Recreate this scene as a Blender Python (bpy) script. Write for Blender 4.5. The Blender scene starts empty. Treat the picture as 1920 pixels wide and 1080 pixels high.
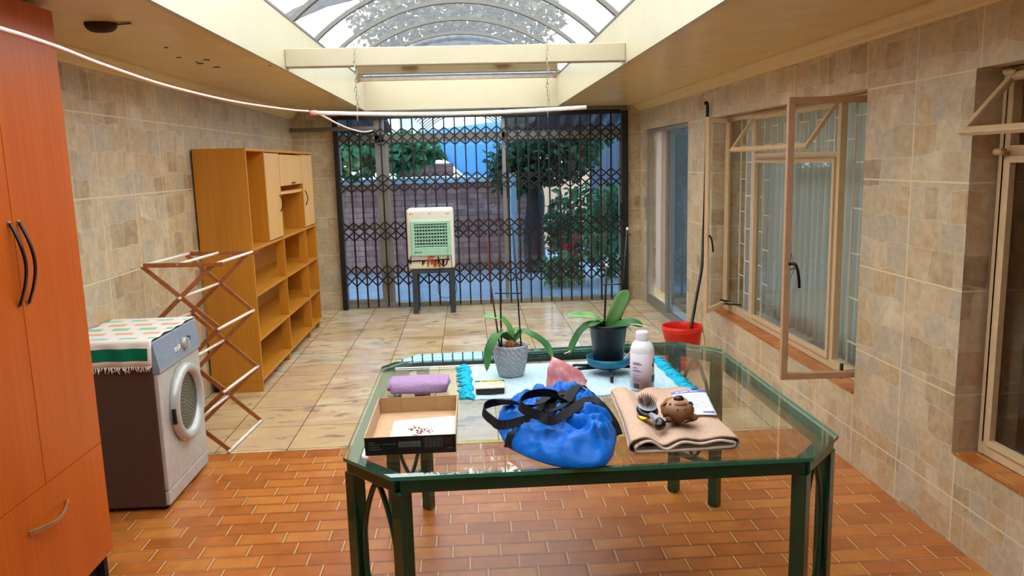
import bpy, math, random
from math import sin, cos, pi, sqrt
from mathutils import Vector, Matrix, noise
random.seed(7)
SC = bpy.context.scene
C = SC.collection
V = Vector

# ------------------------------------------------------------------ helpers
def hexc(h):
    r = [int(h[i:i + 2], 16) / 255 for i in (0, 2, 4)]
    return tuple(c / 12.92 if c <= .04045 else ((c + .055) / 1.055) ** 2.4 for c in r) + (1,)

class MB:
    """collects shapes, builds ONE mesh object"""
    def __init__(s):
        s.v, s.f, s.m, s.s = [], [], [], []
    def add(s, vs, fs, m=0, sm=False):
        b = len(s.v)
        s.v += [tuple(p) for p in vs]
        for q in fs:
            s.f.append(tuple(b + i for i in q)); s.m.append(m); s.s.append(sm)
        return s
    def box(s, x0, x1, y0, y1, z0, z1, m=0):
        vs = [(x, y, z) for z in (z0, z1) for y in (y0, y1) for x in (x0, x1)]
        return s.add(vs, [(0, 2, 3, 1), (4, 5, 7, 6), (0, 1, 5, 4), (2, 6, 7, 3), (0, 4, 6, 2), (1, 3, 7, 5)], m)
    def bar(s, p, q, w, h, up=(0, 0, 1), m=0):
        p, q = V(p), V(q); d = (q - p).normalized(); up = V(up)
        if abs(d.dot(up)) > .98: up = V((0, 1, 0))
        a = d.cross(up).normalized() * w / 2; b = a.cross(d).normalized() * h / 2
        vs = [c + i * a + j * b for c in (p, q) for i, j in ((-1, -1), (1, -1), (1, 1), (-1, 1))]
        return s.add(vs, [(0, 3, 2, 1), (4, 5, 6, 7), (0, 1, 5, 4), (1, 2, 6, 5), (2, 3, 7, 6), (3, 0, 4, 7)], m)
    def tube(s, pts, r, n=8, m=0, closed=False):
        pts = [V(p) for p in pts]; N = len(pts)
        rs = r if isinstance(r, (list, tuple)) else [r] * N
        vs = []; ref = None
        for i in range(N):
            if closed: d = pts[(i + 1) % N] - pts[i - 1]
            else: d = pts[min(i + 1, N - 1)] - pts[max(i - 1, 0)]
            d.normalize()
            if ref is None: ref = V((0, 0, 1)) if abs(d.z) < .9 else V((1, 0, 0))
            a = ref - d * ref.dot(d)
            if a.length < 1e-5: a = d.orthogonal()
            a.normalize(); ref = a; b = d.cross(a)
            vs += [pts[i] + (a * cos(2 * pi * k / n) + b * sin(2 * pi * k / n)) * rs[i] for k in range(n)]
        fs = []
        for i in range(N if closed else N - 1):
            j = (i + 1) % N
            fs += [(i * n + k, i * n + (k + 1) % n, j * n + (k + 1) % n, j * n + k) for k in range(n)]
        if not closed: fs += [tuple(range(n))[::-1], tuple((N - 1) * n + k for k in range(n))]
        return s.add(vs, fs, m, True)
    def ribbon(s, pts, ups, w, t, m=0):
        pts = [V(p) for p in pts]; N = len(pts); vs = []
        for i in range(N):
            d = (pts[min(i + 1, N - 1)] - pts[max(i - 1, 0)]).normalized()
            u = V(ups[i] if isinstance(ups, list) else ups); a = d.cross(u)
            if a.length < 1e-5: a = d.orthogonal()
            a = a.normalized() * w / 2; b = a.cross(d).normalized() * t / 2
            vs += [pts[i] + i2 * a + j2 * b for i2, j2 in ((-1, -1), (1, -1), (1, 1), (-1, 1))]
        fs = [(0, 3, 2, 1), tuple(4 * (N - 1) + k for k in range(4))]
        for i in range(N - 1):
            fs += [(4 * i + k, 4 * i + (k + 1) % 4, 4 * i + 4 + (k + 1) % 4, 4 * i + 4 + k) for k in range(4)]
        return s.add(vs, fs, m, False)
    def lathe(s, prof, cx, cy, n=32, m=0, sm=True, axis='z', mfun=None):
        N = len(prof); vs = []
        for r, z in prof:
            for k in range(n):
                a = 2 * pi * k / n
                if axis == 'z': vs.append((cx + r * cos(a), cy + r * sin(a), z))
                else: vs.append((z, cx + r * cos(a), cy + r * sin(a)))      # axis x: cx = y, cy = z
        b = len(s.v); s.v += vs
        for i in range(N - 1):
            for k in range(n):
                s.f.append((b + i * n + k, b + i * n + (k + 1) % n, b + (i + 1) * n + (k + 1) % n, b + (i + 1) * n + k))
                s.m.append(mfun(i, k) if mfun else m); s.s.append(sm)
        return s
    def prism(s, poly, axis, a0, a1, m=0, sm=False):
        n = len(poly); vs = []
        for a in (a0, a1):
            for p, q in poly:
                vs.append((a, p, q) if axis == 'x' else (p, a, q) if axis == 'y' else (p, q, a))
        s.add(vs, [tuple(range(n))[::-1], tuple(range(n, 2 * n))], m)
        return s.add(vs, [(i, (i + 1) % n, n + (i + 1) % n, n + i) for i in range(n)], m, sm)
    def grid(s, fn, nu, nv, thick=0, m=0, sm=True, mfun=None):
        b = len(s.v); P = [[V(fn(i / nu, j / nv)) for j in range(nv + 1)] for i in range(nu + 1)]
        L = [P]
        if thick:
            Q = [[None] * (nv + 1) for _ in range(nu + 1)]
            for i in range(nu + 1):
                for j in range(nv + 1):
                    du = P[min(i + 1, nu)][j] - P[max(i - 1, 0)][j]; dv = P[i][min(j + 1, nv)] - P[i][max(j - 1, 0)]
                    nn = du.cross(dv)
                    nn = nn.normalized() if nn.length > 1e-12 else V((0, 0, 1))
                    Q[i][j] = P[i][j] - nn * thick
            L.append(Q)
        W = nv + 1; T = (nu + 1) * W
        for G in L:
            for row in G: s.v += [tuple(p) for p in row]
        for i in range(nu):
            for j in range(nv):
                q = (b + i * W + j, b + (i + 1) * W + j, b + (i + 1) * W + j + 1, b + i * W + j + 1)
                mm = mfun(i, j) if mfun else m
                s.f.append(q); s.m.append(mm); s.s.append(sm)
                if thick:
                    s.f.append(tuple(k + T for k in reversed(q))); s.m.append(mm); s.s.append(sm)
        if thick:
            rim = [i * W for i in range(nu + 1)] + [nu * W + j for j in range(1, nv + 1)] + [i * W + nv for i in range(nu - 1, -1, -1)] + [j for j in range(nv - 1, 0, -1)]
            for k in range(len(rim)):
                a, c = rim[k], rim[(k + 1) % len(rim)]
                s.f.append((b + a, b + a + T, b + c + T, b + c)); s.m.append(mfun(0, 0) if mfun else m); s.s.append(False)
        return s
    def build(s, name, mats, parent=None, loc=None, bevel=0, seg=2, sub=0):
        me = bpy.data.meshes.new(name)
        if parent is not None:
            o0 = V((0, 0, 0)); p = parent
            while p is not None: o0 += p.location; p = p.parent
        else:
            xs, ys, zs = zip(*s.v)
            o0 = V(loc) if loc else V(((min(xs) + max(xs)) / 2, (min(ys) + max(ys)) / 2, min(zs)))
        me.from_pydata([V(p) - o0 for p in s.v], [], s.f)
        for mt in (mats if isinstance(mats, (list, tuple)) else [mats]): me.materials.append(mt)
        uv = me.uv_layers.new(name='UVMap')
        for pl, mi, sm in zip(me.polygons, s.m, s.s):
            pl.material_index = mi; pl.use_smooth = sm
            n = pl.normal; ax = max(range(3), key=lambda k: abs(n[k]))
            for li, vi in zip(pl.loop_indices, pl.vertices):
                x, y, z = s.v[vi]
                uv.data[li].uv = (y, z) if ax == 0 else (x, z) if ax == 1 else (x, y)
        o = bpy.data.objects.new(name, me); C.objects.link(o)
        if parent is not None: o.parent = parent
        else: o.location = o0
        if bevel:
            b = o.modifiers.new('bevel', 'BEVEL'); b.width = bevel; b.segments = seg; b.limit_method = 'ANGLE'; b.angle_limit = .7
        if sub:
            b = o.modifiers.new('sub', 'SUBSURF'); b.levels = sub; b.render_levels = sub
        return o

def tag(o, label, cat, group=None, kind=None):
    o['label'] = label; o['category'] = cat
    if group: o['group'] = group
    if kind: o['kind'] = kind
    return o
def thing(name, label, cat, loc, group=None, kind=None):
    o = bpy.data.objects.new(name, None); C.objects.link(o); o.location = loc; o.empty_display_size = .1
    return tag(o, label, cat, group, kind)
def catmull(pts, n=8):
    pts = [V(p) for p in pts]; out = []
    for i in range(len(pts) - 1):
        p0, p1, p2, p3 = pts[max(i - 1, 0)], pts[i], pts[i + 1], pts[min(i + 2, len(pts) - 1)]
        for k in range(n):
            t = k / n
            out.append(.5 * ((2 * p1) + (p2 - p0) * t + (2 * p0 - 5 * p1 + 4 * p2 - p3) * t * t + (3 * p1 - p0 - 3 * p2 + p3) * t ** 3))
    return out + [pts[-1]]

# ------------------------------------------------------------------ materials
class NT:
    def __init__(s, name):
        s.mat = bpy.data.materials.new(name); s.mat.use_nodes = True
        s.t = s.mat.node_tree; s.t.nodes.clear()
        s.out = s.n('ShaderNodeOutputMaterial')
    def n(s, typ, **kw):
        nd = s.t.nodes.new(typ)
        for k, v in kw.items():
            if k.startswith('i_'):
                key = k[2:]; key = int(key) if key.isdigit() else key.replace('_', ' ')
                s.set(nd.inputs[key], v)
            else: setattr(nd, k, v)
        return nd
    def set(s, inp, v):
        if isinstance(v, bpy.types.NodeSocket): s.t.links.new(v, inp)
        else: inp.default_value = v
    def math(s, op, a, b=0, c=0):
        nd = s.n('ShaderNodeMath', operation=op); s.set(nd.inputs[0], a); s.set(nd.inputs[1], b); s.set(nd.inputs[2], c); return nd.outputs[0]
    def mix(s, f, a, b, bt='MIX'):
        nd = s.n('ShaderNodeMix', data_type='RGBA', blend_type=bt); s.set(nd.inputs[0], f); s.set(nd.inputs[6], a); s.set(nd.inputs[7], b); return nd.outputs[2]
    def ramp(s, f, stops, interp='LINEAR'):
        nd = s.n('ShaderNodeValToRGB'); nd.color_ramp.interpolation = interp; e = nd.color_ramp.elements
        while len(e) < len(stops): e.new(.5)
        for x, (p, c) in zip(e, stops): x.position = p; x.color = c if len(c) == 4 else c + (1,)
        s.set(nd.inputs[0], f); return nd.outputs[0]
    def uv(s, sx=1, sy=1, ox=0, oy=0):
        u = s.n('ShaderNodeUVMap'); m = s.n('ShaderNodeMapping'); s.t.links.new(u.outputs[0], m.inputs[0])
        m.inputs['Scale'].default_value = (sx, sy, 1); m.inputs['Location'].default_value = (ox, oy, 0); return m.outputs[0]
    def noise(s, vec, scale, detail=3, rough=.5):
        nd = s.n('ShaderNodeTexNoise'); s.set(nd.inputs['Vector'], vec) if vec is not None else None
        nd.inputs['Scale'].default_value = scale; nd.inputs['Detail'].default_value = detail; nd.inputs['Roughness'].default_value = rough
        return nd.outputs[0]
    def bump(s, h, strength=.3, dist=.01):
        nd = s.n('ShaderNodeBump'); nd.inputs['Strength'].default_value = strength; nd.inputs['Distance'].default_value = dist; s.set(nd.inputs['Height'], h); return nd.outputs[0]
    def bsdf(s, color, rough=.5, metal=0, spec=.5, normal=None, trans=0, coat=0, sheen=0):
        p = s.n('ShaderNodeBsdfPrincipled')
        s.set(p.inputs['Base Color'], color); s.set(p.inputs['Roughness'], rough); s.set(p.inputs['Metallic'], metal)
        p.inputs['Specular IOR Level'].default_value = spec; p.inputs['Coat Weight'].default_value = coat; p.inputs['Sheen Weight'].default_value = sheen
        if normal is not None: s.set(p.inputs['Normal'], normal)
        s.t.links.new(p.outputs[0], s.out.inputs[0]); return s.mat

def plain(name, col, rough=.5, metal=0, spec=.5, var=.08, scale=30, bump=0, coat=0, sheen=0):
    t = NT(name); c = hexc(col) if isinstance(col, str) else col
    tc = t.n('ShaderNodeTexCoord').outputs['Object']; nz = t.noise(tc, scale, 3)
    d = tuple(x * (1 - var) for x in c[:3]) + (1,); l = tuple(min(1, x * (1 + var)) for x in c[:3]) + (1,)
    return t.bsdf(t.ramp(nz, [(.3, d), (.7, l)]), rough, metal, spec, t.bump(nz, bump, .004) if bump else None, coat=coat, sheen=sheen)

def wood(name, a, b, grain=(70, 2.2), rough=.35, coat=0, ring=1.0, spec=.5):
    t = NT(name); u = t.uv(grain[0], grain[1]); n1 = t.noise(u, 1, 5, .6); n2 = t.noise(t.uv(grain[0] / 9, grain[1] / 3), 1.0, 2)
    f = t.math('ADD', t.math('MULTIPLY', n1, .6), t.math('MULTIPLY', n2, .4 * ring))
    col = t.ramp(f, [(.32, hexc(a)), (.68, hexc(b))])
    return t.bsdf(col, rough, spec=spec, normal=t.bump(n1, .05, .002), coat=coat)

def glass(name, tint, f0=.05, gz=.95):
    t = NT(name); lw = t.n('ShaderNodeLayerWeight'); lw.inputs[0].default_value = .5
    f = t.math('ADD', t.math('MULTIPLY', t.math('POWER', lw.outputs['Facing'], 5), gz), f0)
    tr = t.n('ShaderNodeBsdfTransparent'); tr.inputs[0].default_value = tint
    gl = t.n('ShaderNodeBsdfGlossy'); gl.inputs['Roughness'].default_value = .0; gl.inputs[0].default_value = (1, 1, 1, 1)
    mx = t.n('ShaderNodeMixShader'); t.set(mx.inputs[0], f)
    t.t.links.new(tr.outputs[0], mx.inputs[1]); t.t.links.new(gl.outputs[0], mx.inputs[2]); t.t.links.new(mx.outputs[0], t.out.inputs[0])
    return t.mat

def fabric(name, col, var=.1, scale=90, bump=.5, transl=0.0, rough=.9, dist=.004):
    t = NT(name); c = hexc(col); tc = t.n('ShaderNodeTexCoord').outputs['Object']; nz = t.noise(tc, scale, 4, .7)
    colr = t.ramp(nz, [(.3, tuple(x * (1 - var) for x in c[:3])), (.7, tuple(min(1, x * (1 + var)) for x in c[:3]))])
    t.bsdf(colr, rough, spec=.2, normal=t.bump(nz, bump, dist))
    if transl:
        p = [n for n in t.t.nodes if n.type == 'BSDF_PRINCIPLED'][0]
        tl = t.n('ShaderNodeBsdfTranslucent'); t.set(tl.inputs[0], colr); mx = t.n('ShaderNodeMixShader'); mx.inputs[0].default_value = transl
        t.t.links.new(p.outputs[0], mx.inputs[1]); t.t.links.new(tl.outputs[0], mx.inputs[2]); t.t.links.new(mx.outputs[0], t.out.inputs[0])
    return t.mat

def stone_wall(name):
    """glazed wall tiles printed as irregular flagstones, pale grout on a 0.44 m grid"""
    t = NT(name); u0 = t.uv(1, 1, .06, -.2)
    nz = t.n('ShaderNodeTexNoise'); t.set(nz.inputs['Vector'], u0); nz.inputs['Scale'].default_value = 3.4; nz.inputs['Detail'].default_value = 2.5
    off = t.n('ShaderNodeVectorMath', operation='MULTIPLY_ADD'); t.set(off.inputs[0], nz.outputs['Color']); off.inputs[1].default_value = (.11, .11, 0); t.set(off.inputs[2], u0)
    def br(vec, w, h, mort, offs=.5, sq=1.0, fr=2, smooth=.2):
        b = t.n('ShaderNodeTexBrick', offset=offs, squash=sq, squash_frequency=3, offset_frequency=fr)
        t.set(b.inputs['Vector'], vec); b.inputs['Color1'].default_value = (0, 0, 0, 1); b.inputs['Color2'].default_value = (1, 1, 1, 1); b.inputs['Mortar'].default_value = (.5, .5, .5, 1)
        b.inputs['Scale'].default_value = 1; b.inputs['Mortar Size'].default_value = mort; b.inputs['Mortar Smooth'].default_value = smooth
        b.inputs['Brick Width'].default_value = w; b.inputs['Row Height'].default_value = h; return b
    st = br(off.outputs[0], .17, .135, .0026, .37, .62)
    gr = br(u0, .44, .44, .0042, 0, 1.0)
    fine = t.noise(u0, 26, 6, .65); mid = t.noise(u0, 7, 3)
    sv = t.n('ShaderNodeSeparateColor'); t.set(sv.inputs[0], st.outputs['Color'])
    val = t.math('ADD', t.math('MULTIPLY', sv.outputs[0], .62), t.math('MULTIPLY', mid, .38))
    col = t.ramp(val, [(.16, hexc('a08c70')), (.32, hexc('c0ae90')), (.46, hexc('b2a896')), (.58, hexc('cbba9c')), (.70, hexc('b99e7a')), (.88, hexc('d6cab2'))])
    col = t.mix(.55, col, t.ramp(fine, [(.3, (.3, .25, .18)), (.7, (.85, .78, .68))]), 'SOFT_LIGHT')
    col = t.mix(t.math('MULTIPLY', st.outputs['Fac'], t.math('MULTIPLY', mid, .8)), col, hexc('d8cab0'))
    col = t.mix(gr.outputs['Fac'], col, hexc('e0cfa8'))
    h = t.math('SUBTRACT', t.math('ADD', t.math('MULTIPLY', fine, .5), t.math('MULTIPLY', mid, .3)), t.math('ADD', t.math('MULTIPLY', st.outputs['Fac'], .6), gr.outputs['Fac']))
    return t.bsdf(col, .42, normal=t.bump(h, .45, .004))

def terracotta(name):
    t = NT(name); u = t.uv(); L, R = .205, .105
    sp = t.n('ShaderNodeSeparateXYZ'); t.set(sp.inputs[0], u)
    row = t.math('FLOOR', t.math('DIVIDE', t.math('ADD', sp.outputs[1], .045), R))
    x = t.math('ADD', sp.outputs[0], t.math('MULTIPLY', row, L * .36))
    cx = t.math('FRACT', t.math('DIVIDE', t.math('ADD', x, 10), L)); cy = t.math('FRACT', t.math('DIVIDE', t.math('ADD', sp.outputs[1], .045 + 10 * R), R))
    idx = t.math('FLOOR', t.math('DIVIDE', t.math('ADD', x, 10), L))
    cv = t.n('ShaderNodeCombineXYZ'); t.set(cv.inputs[0], idx); t.set(cv.inputs[1], row)
    wn = t.n('ShaderNodeTexWhiteNoise', noise_dimensions='2D'); t.set(wn.inputs['Vector'], cv.outputs[0])
    ex = t.math('MINIMUM', cx, t.math('SUBTRACT', 1, cx)); ey = t.math('MINIMUM', cy, t.math('SUBTRACT', 1, cy))
    jx = t.math('LESS_THAN', ex, .013); jy = t.math('LESS_THAN', ey, .016)
    mott = t.noise(u, 9, 4, .6)
    tone = t.math('ADD', t.math('MULTIPLY', wn.outputs[0], .35), t.math('MULTIPLY', mott, .65))
    col = t.ramp(tone, [(.25, hexc('a0561e')), (.5, hexc('b8692a')), (.75, hexc('c88038'))])
    edge = t.math('MINIMUM', 1, t.math('MULTIPLY', t.math('MINIMUM', t.math('MULTIPLY', ex, 2), ey), 7))
    col = t.mix(t.math('SUBTRACT', 1, edge), col, hexc('94521f'))
    side = t.noise(t.uv(.9, .9, 3), 1, 1)
    jc = t.mix(t.ramp(side, [(.45, (0, 0, 0)), (.6, (1, 1, 1))]), hexc('7a4320'), hexc('c79a66'))
    col = t.mix(jy, col, jc)
    col = t.mix(t.math('MULTIPLY', jx, t.math('SUBTRACT', 1, jy)), col, hexc('dcb27c'))
    rg = t.math('ADD', .26, t.math('MULTIPLY', mott, .16))
    return t.bsdf(col, rg, normal=t.bump(t.math('ADD', t.math('MULTIPLY', edge, .6), t.math('MULTIPLY', mott, .15)), .25, .004), spec=.5)

def slate_floor(name):
    t = NT(name); u = t.uv(1, 1, .707 + .42 * 10, .11)
    b = t.n('ShaderNodeTexBrick', offset=0.0, squash=1.0); t.set(b.inputs['Vector'], u)
    b.inputs['Color1'].default_value = (0, 0, 0, 1); b.inputs['Color2'].default_value = (1, 1, 1, 1); b.inputs['Scale'].default_value = 1
    b.inputs['Brick Width'].default_value = .42; b.inputs['Row Height'].default_value = .42; b.inputs['Mortar Size'].default_value = .0028
    vein = t.n('ShaderNodeTexNoise'); t.set(vein.inputs['Vector'], t.uv(3.0, 6.5)); vein.inputs['Scale'].default_value = 1; vein.inputs['Detail'].default_value = 7; vein.inputs['Roughness'].default_value = .62; vein.inputs['Distortion'].default_value = 1.2
    big = t.noise(t.uv(1.6, 2.6), 1, 3)
    sv = t.n('ShaderNodeSeparateColor'); t.set(sv.inputs[0], b.outputs['Color'])
    val = t.math('ADD', t.math('MULTIPLY', big, .7), t.math('MULTIPLY', sv.outputs[0], .3))
    col = t.ramp(val, [(.25, hexc('b3946a')), (.4, hexc('d2b686')), (.5, hexc('cba888')), (.6, hexc('dcc69e')), (.78, hexc('aba294'))])
    col = t.mix(t.ramp(vein.outputs[0], [(.56, (0, 0, 0)), (.65, (.8, .8, .8))]), col, hexc('7d7466'))
    col = t.mix(b.outputs['Fac'], col, hexc('4a3a2a'))
    return t.bsdf(col, .2, normal=t.bump(t.math('SUBTRACT', t.math('MULTIPLY', vein.outputs[0], .4), b.outputs['Fac']), .25, .003), spec=.5)

def brick_wall(name):
    t = NT(name); u = t.uv()
    b = t.n('ShaderNodeTexBrick'); t.set(b.inputs['Vector'], u); b.inputs['Color1'].default_value = hexc('93615a'); b.inputs['Color2'].default_value = hexc('b98478'); b.inputs['Mortar'].default_value = hexc('6a5f60')
    b.inputs['Scale'].default_value = 1; b.inputs['Brick Width'].default_value = .23; b.inputs['Row Height'].default_value = .085; b.inputs['Mortar Size'].default_value = .008
    n = t.noise(u, 5, 4); col = t.mix(.5, b.outputs['Color'], t.ramp(n, [(.3, (.25, .2, .22)), (.7, (.8, .7, .68))]), 'SOFT_LIGHT')
    return t.bsdf(col, .85, normal=t.bump(b.outputs['Fac'], -.4, .01))

def leafy(name, a, b, transl=.35):
    t = NT(name); tc = t.n('ShaderNodeTexCoord').outputs['Object']; n = t.noise(tc, 9, 2)
    col = t.ramp(n, [(.35, hexc(a)), (.65, hexc(b))]); t.bsdf(col, .45, spec=.4)
    p = [x for x in t.t.nodes if x.type == 'BSDF_PRINCIPLED'][0]
    tl = t.n('ShaderNodeBsdfTranslucent'); t.set(tl.inputs[0], col); mx = t.n('ShaderNodeMixShader'); mx.inputs[0].default_value = transl
    t.t.links.new(p.outputs[0], mx.inputs[1]); t.t.links.new(tl.outputs[0], mx.inputs[2]); t.t.links.new(mx.outputs[0], t.out.inputs[0]); return t.mat

def polycarb(name, tint, cloud):
    t = NT(name); tc = t.n('ShaderNodeTexCoord').outputs['Object']; n = t.noise(tc, 14, 5, .7)
    tr = t.n('ShaderNodeBsdfTransparent'); tr.inputs[0].default_value = tint
    tl = t.n('ShaderNodeBsdfTranslucent'); t.set(tl.inputs[0], t.ramp(n, [(.35, (.55, .57, .6)), (.6, (.85, .87, .9))]))
    gl = t.n('ShaderNodeBsdfGlossy'); gl.inputs['Roughness'].default_value = .08
    m1 = t.n('ShaderNodeMixShader'); m1.inputs[0].default_value = cloud; t.t.links.new(tr.outputs[0], m1.inputs[1]); t.t.links.new(tl.outputs[0], m1.inputs[2])
    m2 = t.n('ShaderNodeMixShader'); m2.inputs[0].default_value = .05; t.t.links.new(m1.outputs[0], m2.inputs[1]); t.t.links.new(gl.outputs[0], m2.inputs[2])
    t.t.links.new(m2.outputs[0], t.out.inputs[0]); return t.mat

M = dict(
    wall=stone_wall('flagstone_wall_tile'), terra=terracotta('terracotta_brick_tile'), slate=slate_floor('slate_look_tile'), brick=brick_wall('garden_brick'),
    cream=plain('cream_paint', 'bcb192', .32, var=.03, scale=6), soffit=plain('cream_soffit_paint', 'd8bc7e', .26, var=.05, scale=5), cornice=plain('cornice_paint', 'd8c086', .4, var=.04),
    cherry=wood('cherry_veneer', 'b04c04', 'c65e08', (55, 1.4), .34, spec=.3), oak=wood('honey_oak_veneer', 'b4731a', 'cb8826', (60, 2.0), .38), oakback=wood('oak_back_board', 'b0701c', 'c98628', (60, 2.0), .5),
    oakdoor=wood('pale_oak_door', 'd09a52', 'e0b06c', (60, 2.0), .3), oakedge=wood('oak_edge', 'c98a3a', 'd9a058', (40, 6), .4), slat=wood('airer_slat_wood', '8a4a1c', 'b46c34', (30, 30), .5),
    dowel=plain('white_dowel', 'f0e6da', .5), black=plain('black_plastic', '0c0c0d', .4), iron=plain('gate_iron', '1d1714', .5, .2, var=.3, scale=12), alu=plain('grey_aluminium', '9a988f', .4, .5), aludark=plain('weathered_aluminium', '6d665e', .45, .5),
    steelpaint=plain('cream_window_steel', 'd0b48c', .4, var=.06), steelbrown=plain('brown_window_steel', 'b79270', .4, var=.06), wbar=plain('white_burglar_bar', 'e9dfc6', .45), chrome=plain('brushed_steel', 'b5a78c', .28, .9), gunmetal=plain('dark_handle_metal', '241d18', .3, .7),
    green=plain('green_enamel_steel', '0d4a3b', .26, .1, var=.1, coat=.4), gglass=glass('clear_glass_top', (.95, .985, .968, 1), f0=.06), gedge=plain('glass_edge', '2e8f72', .1, coat=.5),
    wglass=glass('window_glass', (.965, .975, .97, 1), .022, .45), bglass=glass('blue_tinted_glass', (.66, .83, .98, 1), f0=.07), poly=polycarb('polycarbonate', (.95, .97, .99, 1), .10), polyg=polycarb('grey_polycarbonate', (.42, .47, .52, 1), .4),
    rib=plain('grey_rib', '67645f', .45, .3), white=plain('white_enamel', 'ece6da', .35), tubew=plain('white_tube', 'f5f2ee', .5), silver=plain('silver_enamel', 'bdbab4', .3, .15), silver2=plain('silver_panel', '9aa5b4', .32, .3),
    drybody=plain('dryer_side_dark', '54403c', .4, .1, var=.04), rubber=plain('black_rubber', '15161a', .5), drum=plain('perforated_drum', '77745f', .4, .3), dark=plain('dark_void', '0b0b0c', .8),
    coolw=plain('cooler_ivory', 'e4ddca', .4, var=.03), mint=plain('mint_plastic', '9fd0b4', .4, var=.03), mintd=plain('mint_louvre', '8ab59c', .4), rust=plain('rust_stain', 'b5681f', .8, var=.35, scale=40), redw=plain('red_wire', 'd0421c', .5), bluelabel=plain('blue_label', '3f6fa8', .5), steelgrey=plain('dark_grey_steel', '3a4247', .5, .2),
    red=plain('red_bucket_plastic', 'e8261a', .35, var=.03), pink=plain('pink_handle', 'e8a18c', .5), rope=plain('pale_pink_rope', 'f3cdbd', .7, var=.12, scale=200), chain=plain('galvanised_chain', 'a8a28c', .35, .8),
    white_t=fabric('white_cloth', 'f2ece4', .05, 140), mint_t=fabric('mint_cloth_check', '8fd8b4', .1, 140), peach_t=fabric('peach_cloth_check', 'f0b392', .1, 140), dgreen_t=fabric('deep_green_cloth_band', '0e7a5c', .2, 140),
    curtain=fabric('grey_sheer_curtain', 'c4c8c2', .04, 200, .1, .5), wcurtain=fabric('white_curtain', 'f6f0ee', .03, 200, .1, .55), pcurtain=fabric('pink_curtain_lining', 'ecd2c4', .03, 200, .1, .5),
    lilac=fabric('lilac_towelling', 'b592ba', .2, 160, .9, dist=.006), beige=fabric('beige_towelling', 'd9b59c', .14, 120, 1.0, dist=.006), hem=fabric('pale_towel_hem', 'efdcd0', .05, 200, .3), bag=fabric('blue_nylon', '0464c4', .1, 40, .35, rough=.45, dist=.006), webbing=fabric('black_webbing', '1a1719', .15, 300, .4, rough=.6),
    card=plain('brown_cardboard', 'b08a5e', .8, var=.06), cardin=plain('cardboard_inside', 'c4a07a', .85, var=.06), cardblack=plain('black_print_card', '16110f', .4, var=.2), greylabel=plain('grey_print', '63605e', .5), paper=plain('white_paper', 'f4f4f6', .7, var=.01), crumb=plain('red_brown_crumbs', '7c2a12', .7, var=.3), redprint=plain('dark_red_print', '4a1510', .5),
    rug=None, fringe=fabric('turquoise_fringe', '25b7d6', .2, 120, .5), cement=None, soil=plain('bark_soil', '3c2618', .95, var=.4, scale=80, bump=.8), leaf=leafy('orchid_leaf', '64a24e', '98c880', .3), leafd=leafy('dark_orchid_leaf', '2c6a34', '4f8a48', .15), stake=plain('dark_stake', '1c1512', .6), stem=plain('brown_flower_stem', '6a2d1c', .6), tip=plain('pale_cut_tip', 'e8d8b8', .6), bulb=plain('brown_bulb', 'a8622c', .6, var=.3, scale=60),
    blackpot=plain('black_pot_plastic', '101214', .4), teal=plain('teal_saucer', '0f6f8f', .4), quartz=None, bottle=plain('white_bottle_plastic', 'f0eef0', .35, var=.01), blabel=plain('pale_label', 'dccfd8', .5, var=.02), ptext=plain('purple_print', '7a6a92', .6), gprint=plain('green_print', '1f6a55', .5), bprint=plain('dark_print', '2a2530', .6),
    tinp=plain('tin_picture', 'd9c7b0', .4, var=.3, scale=60), tind=plain('tin_side', '2a1512', .35), ty=plain('yellow_trim', 'd8c228', .4), tg=plain('green_trim', '2f9a7a', .4),
    brushb=plain('black_brush_plastic', '16161a', .3), brushg=plain('grey_brush_cushion', '9aa0a8', .45), bristle=plain('brown_bristle', '6e4a3c', .5), gold=plain('gold_plastic', 'd6a030', .25, .7), violet=plain('violet_print', '6f78d8', .5), blueprint=plain('blue_print_box', '5f7fc8', .5), greytext=plain('grey_text', 'a9adc4', .6),
    toyb=plain('brown_plush', '8a5a30', .85, var=.35, scale=45, bump=.6), toyf=plain('tan_face', 'b08a68', .7, var=.1), toyn=plain('dark_nose', '3a1818', .4), toyd=plain('dark_stripe', '2a1810', .85), toym=plain('brown_lip', '9a5538', .6),
    lump=plain('dark_brown_lump', '3d2417', .8, var=.2), paving=plain('blue_grey_paving', '8e99a8', .7, var=.15, scale=4), coping=plain('pale_coping', 'b9c6cf', .7), bark=plain('dark_bark', '2b2a2c', .9, var=.3, scale=20, bump=.8),
    fol1=leafy('foliage_dark', '16382a', '2f6440'), fol2=leafy('foliage_light', '2a6a44', '5a9a66'), fol3=leafy('foliage_olive', '2c2c1c', '4a4830', .15), flower=plain('red_flower', 'c82a3c', .6), sail=fabric('blue_shade_cloth', '86bdea', .08, 20, .2, .5), peachwall=plain('sunlit_peach_wall', 'f0b48c', .8), awning=plain('dark_corrugated_sheet', '3a4352', .5, .3), inner=plain('inner_room_wall', '9a948c', .8), yellow=plain('yellow_strip', 'd8b818', .5), post=plain('pale_post', 'a9bcc4', .6), innerdark=plain('inner_room_floor', '5a5048', .6),
)
t = NT('pale_blue_rug'); w = t.n('ShaderNodeTexWave', wave_type='BANDS', bands_direction='X'); t.set(w.inputs['Vector'], t.uv()); w.inputs['Scale'].default_value = 45; w.inputs['Distortion'].default_value = 1.5
nz = t.noise(t.uv(60, 60), 1, 3); M['rug'] = t.bsdf(t.ramp(t.math('ADD', t.math('MULTIPLY', w.outputs[1], .3), t.math('MULTIPLY', nz, .7)), [(.25, hexc('a9cfe0')), (.7, hexc('d8ecf2'))]), .9, normal=t.bump(w.outputs[1], .6, .004))
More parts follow.
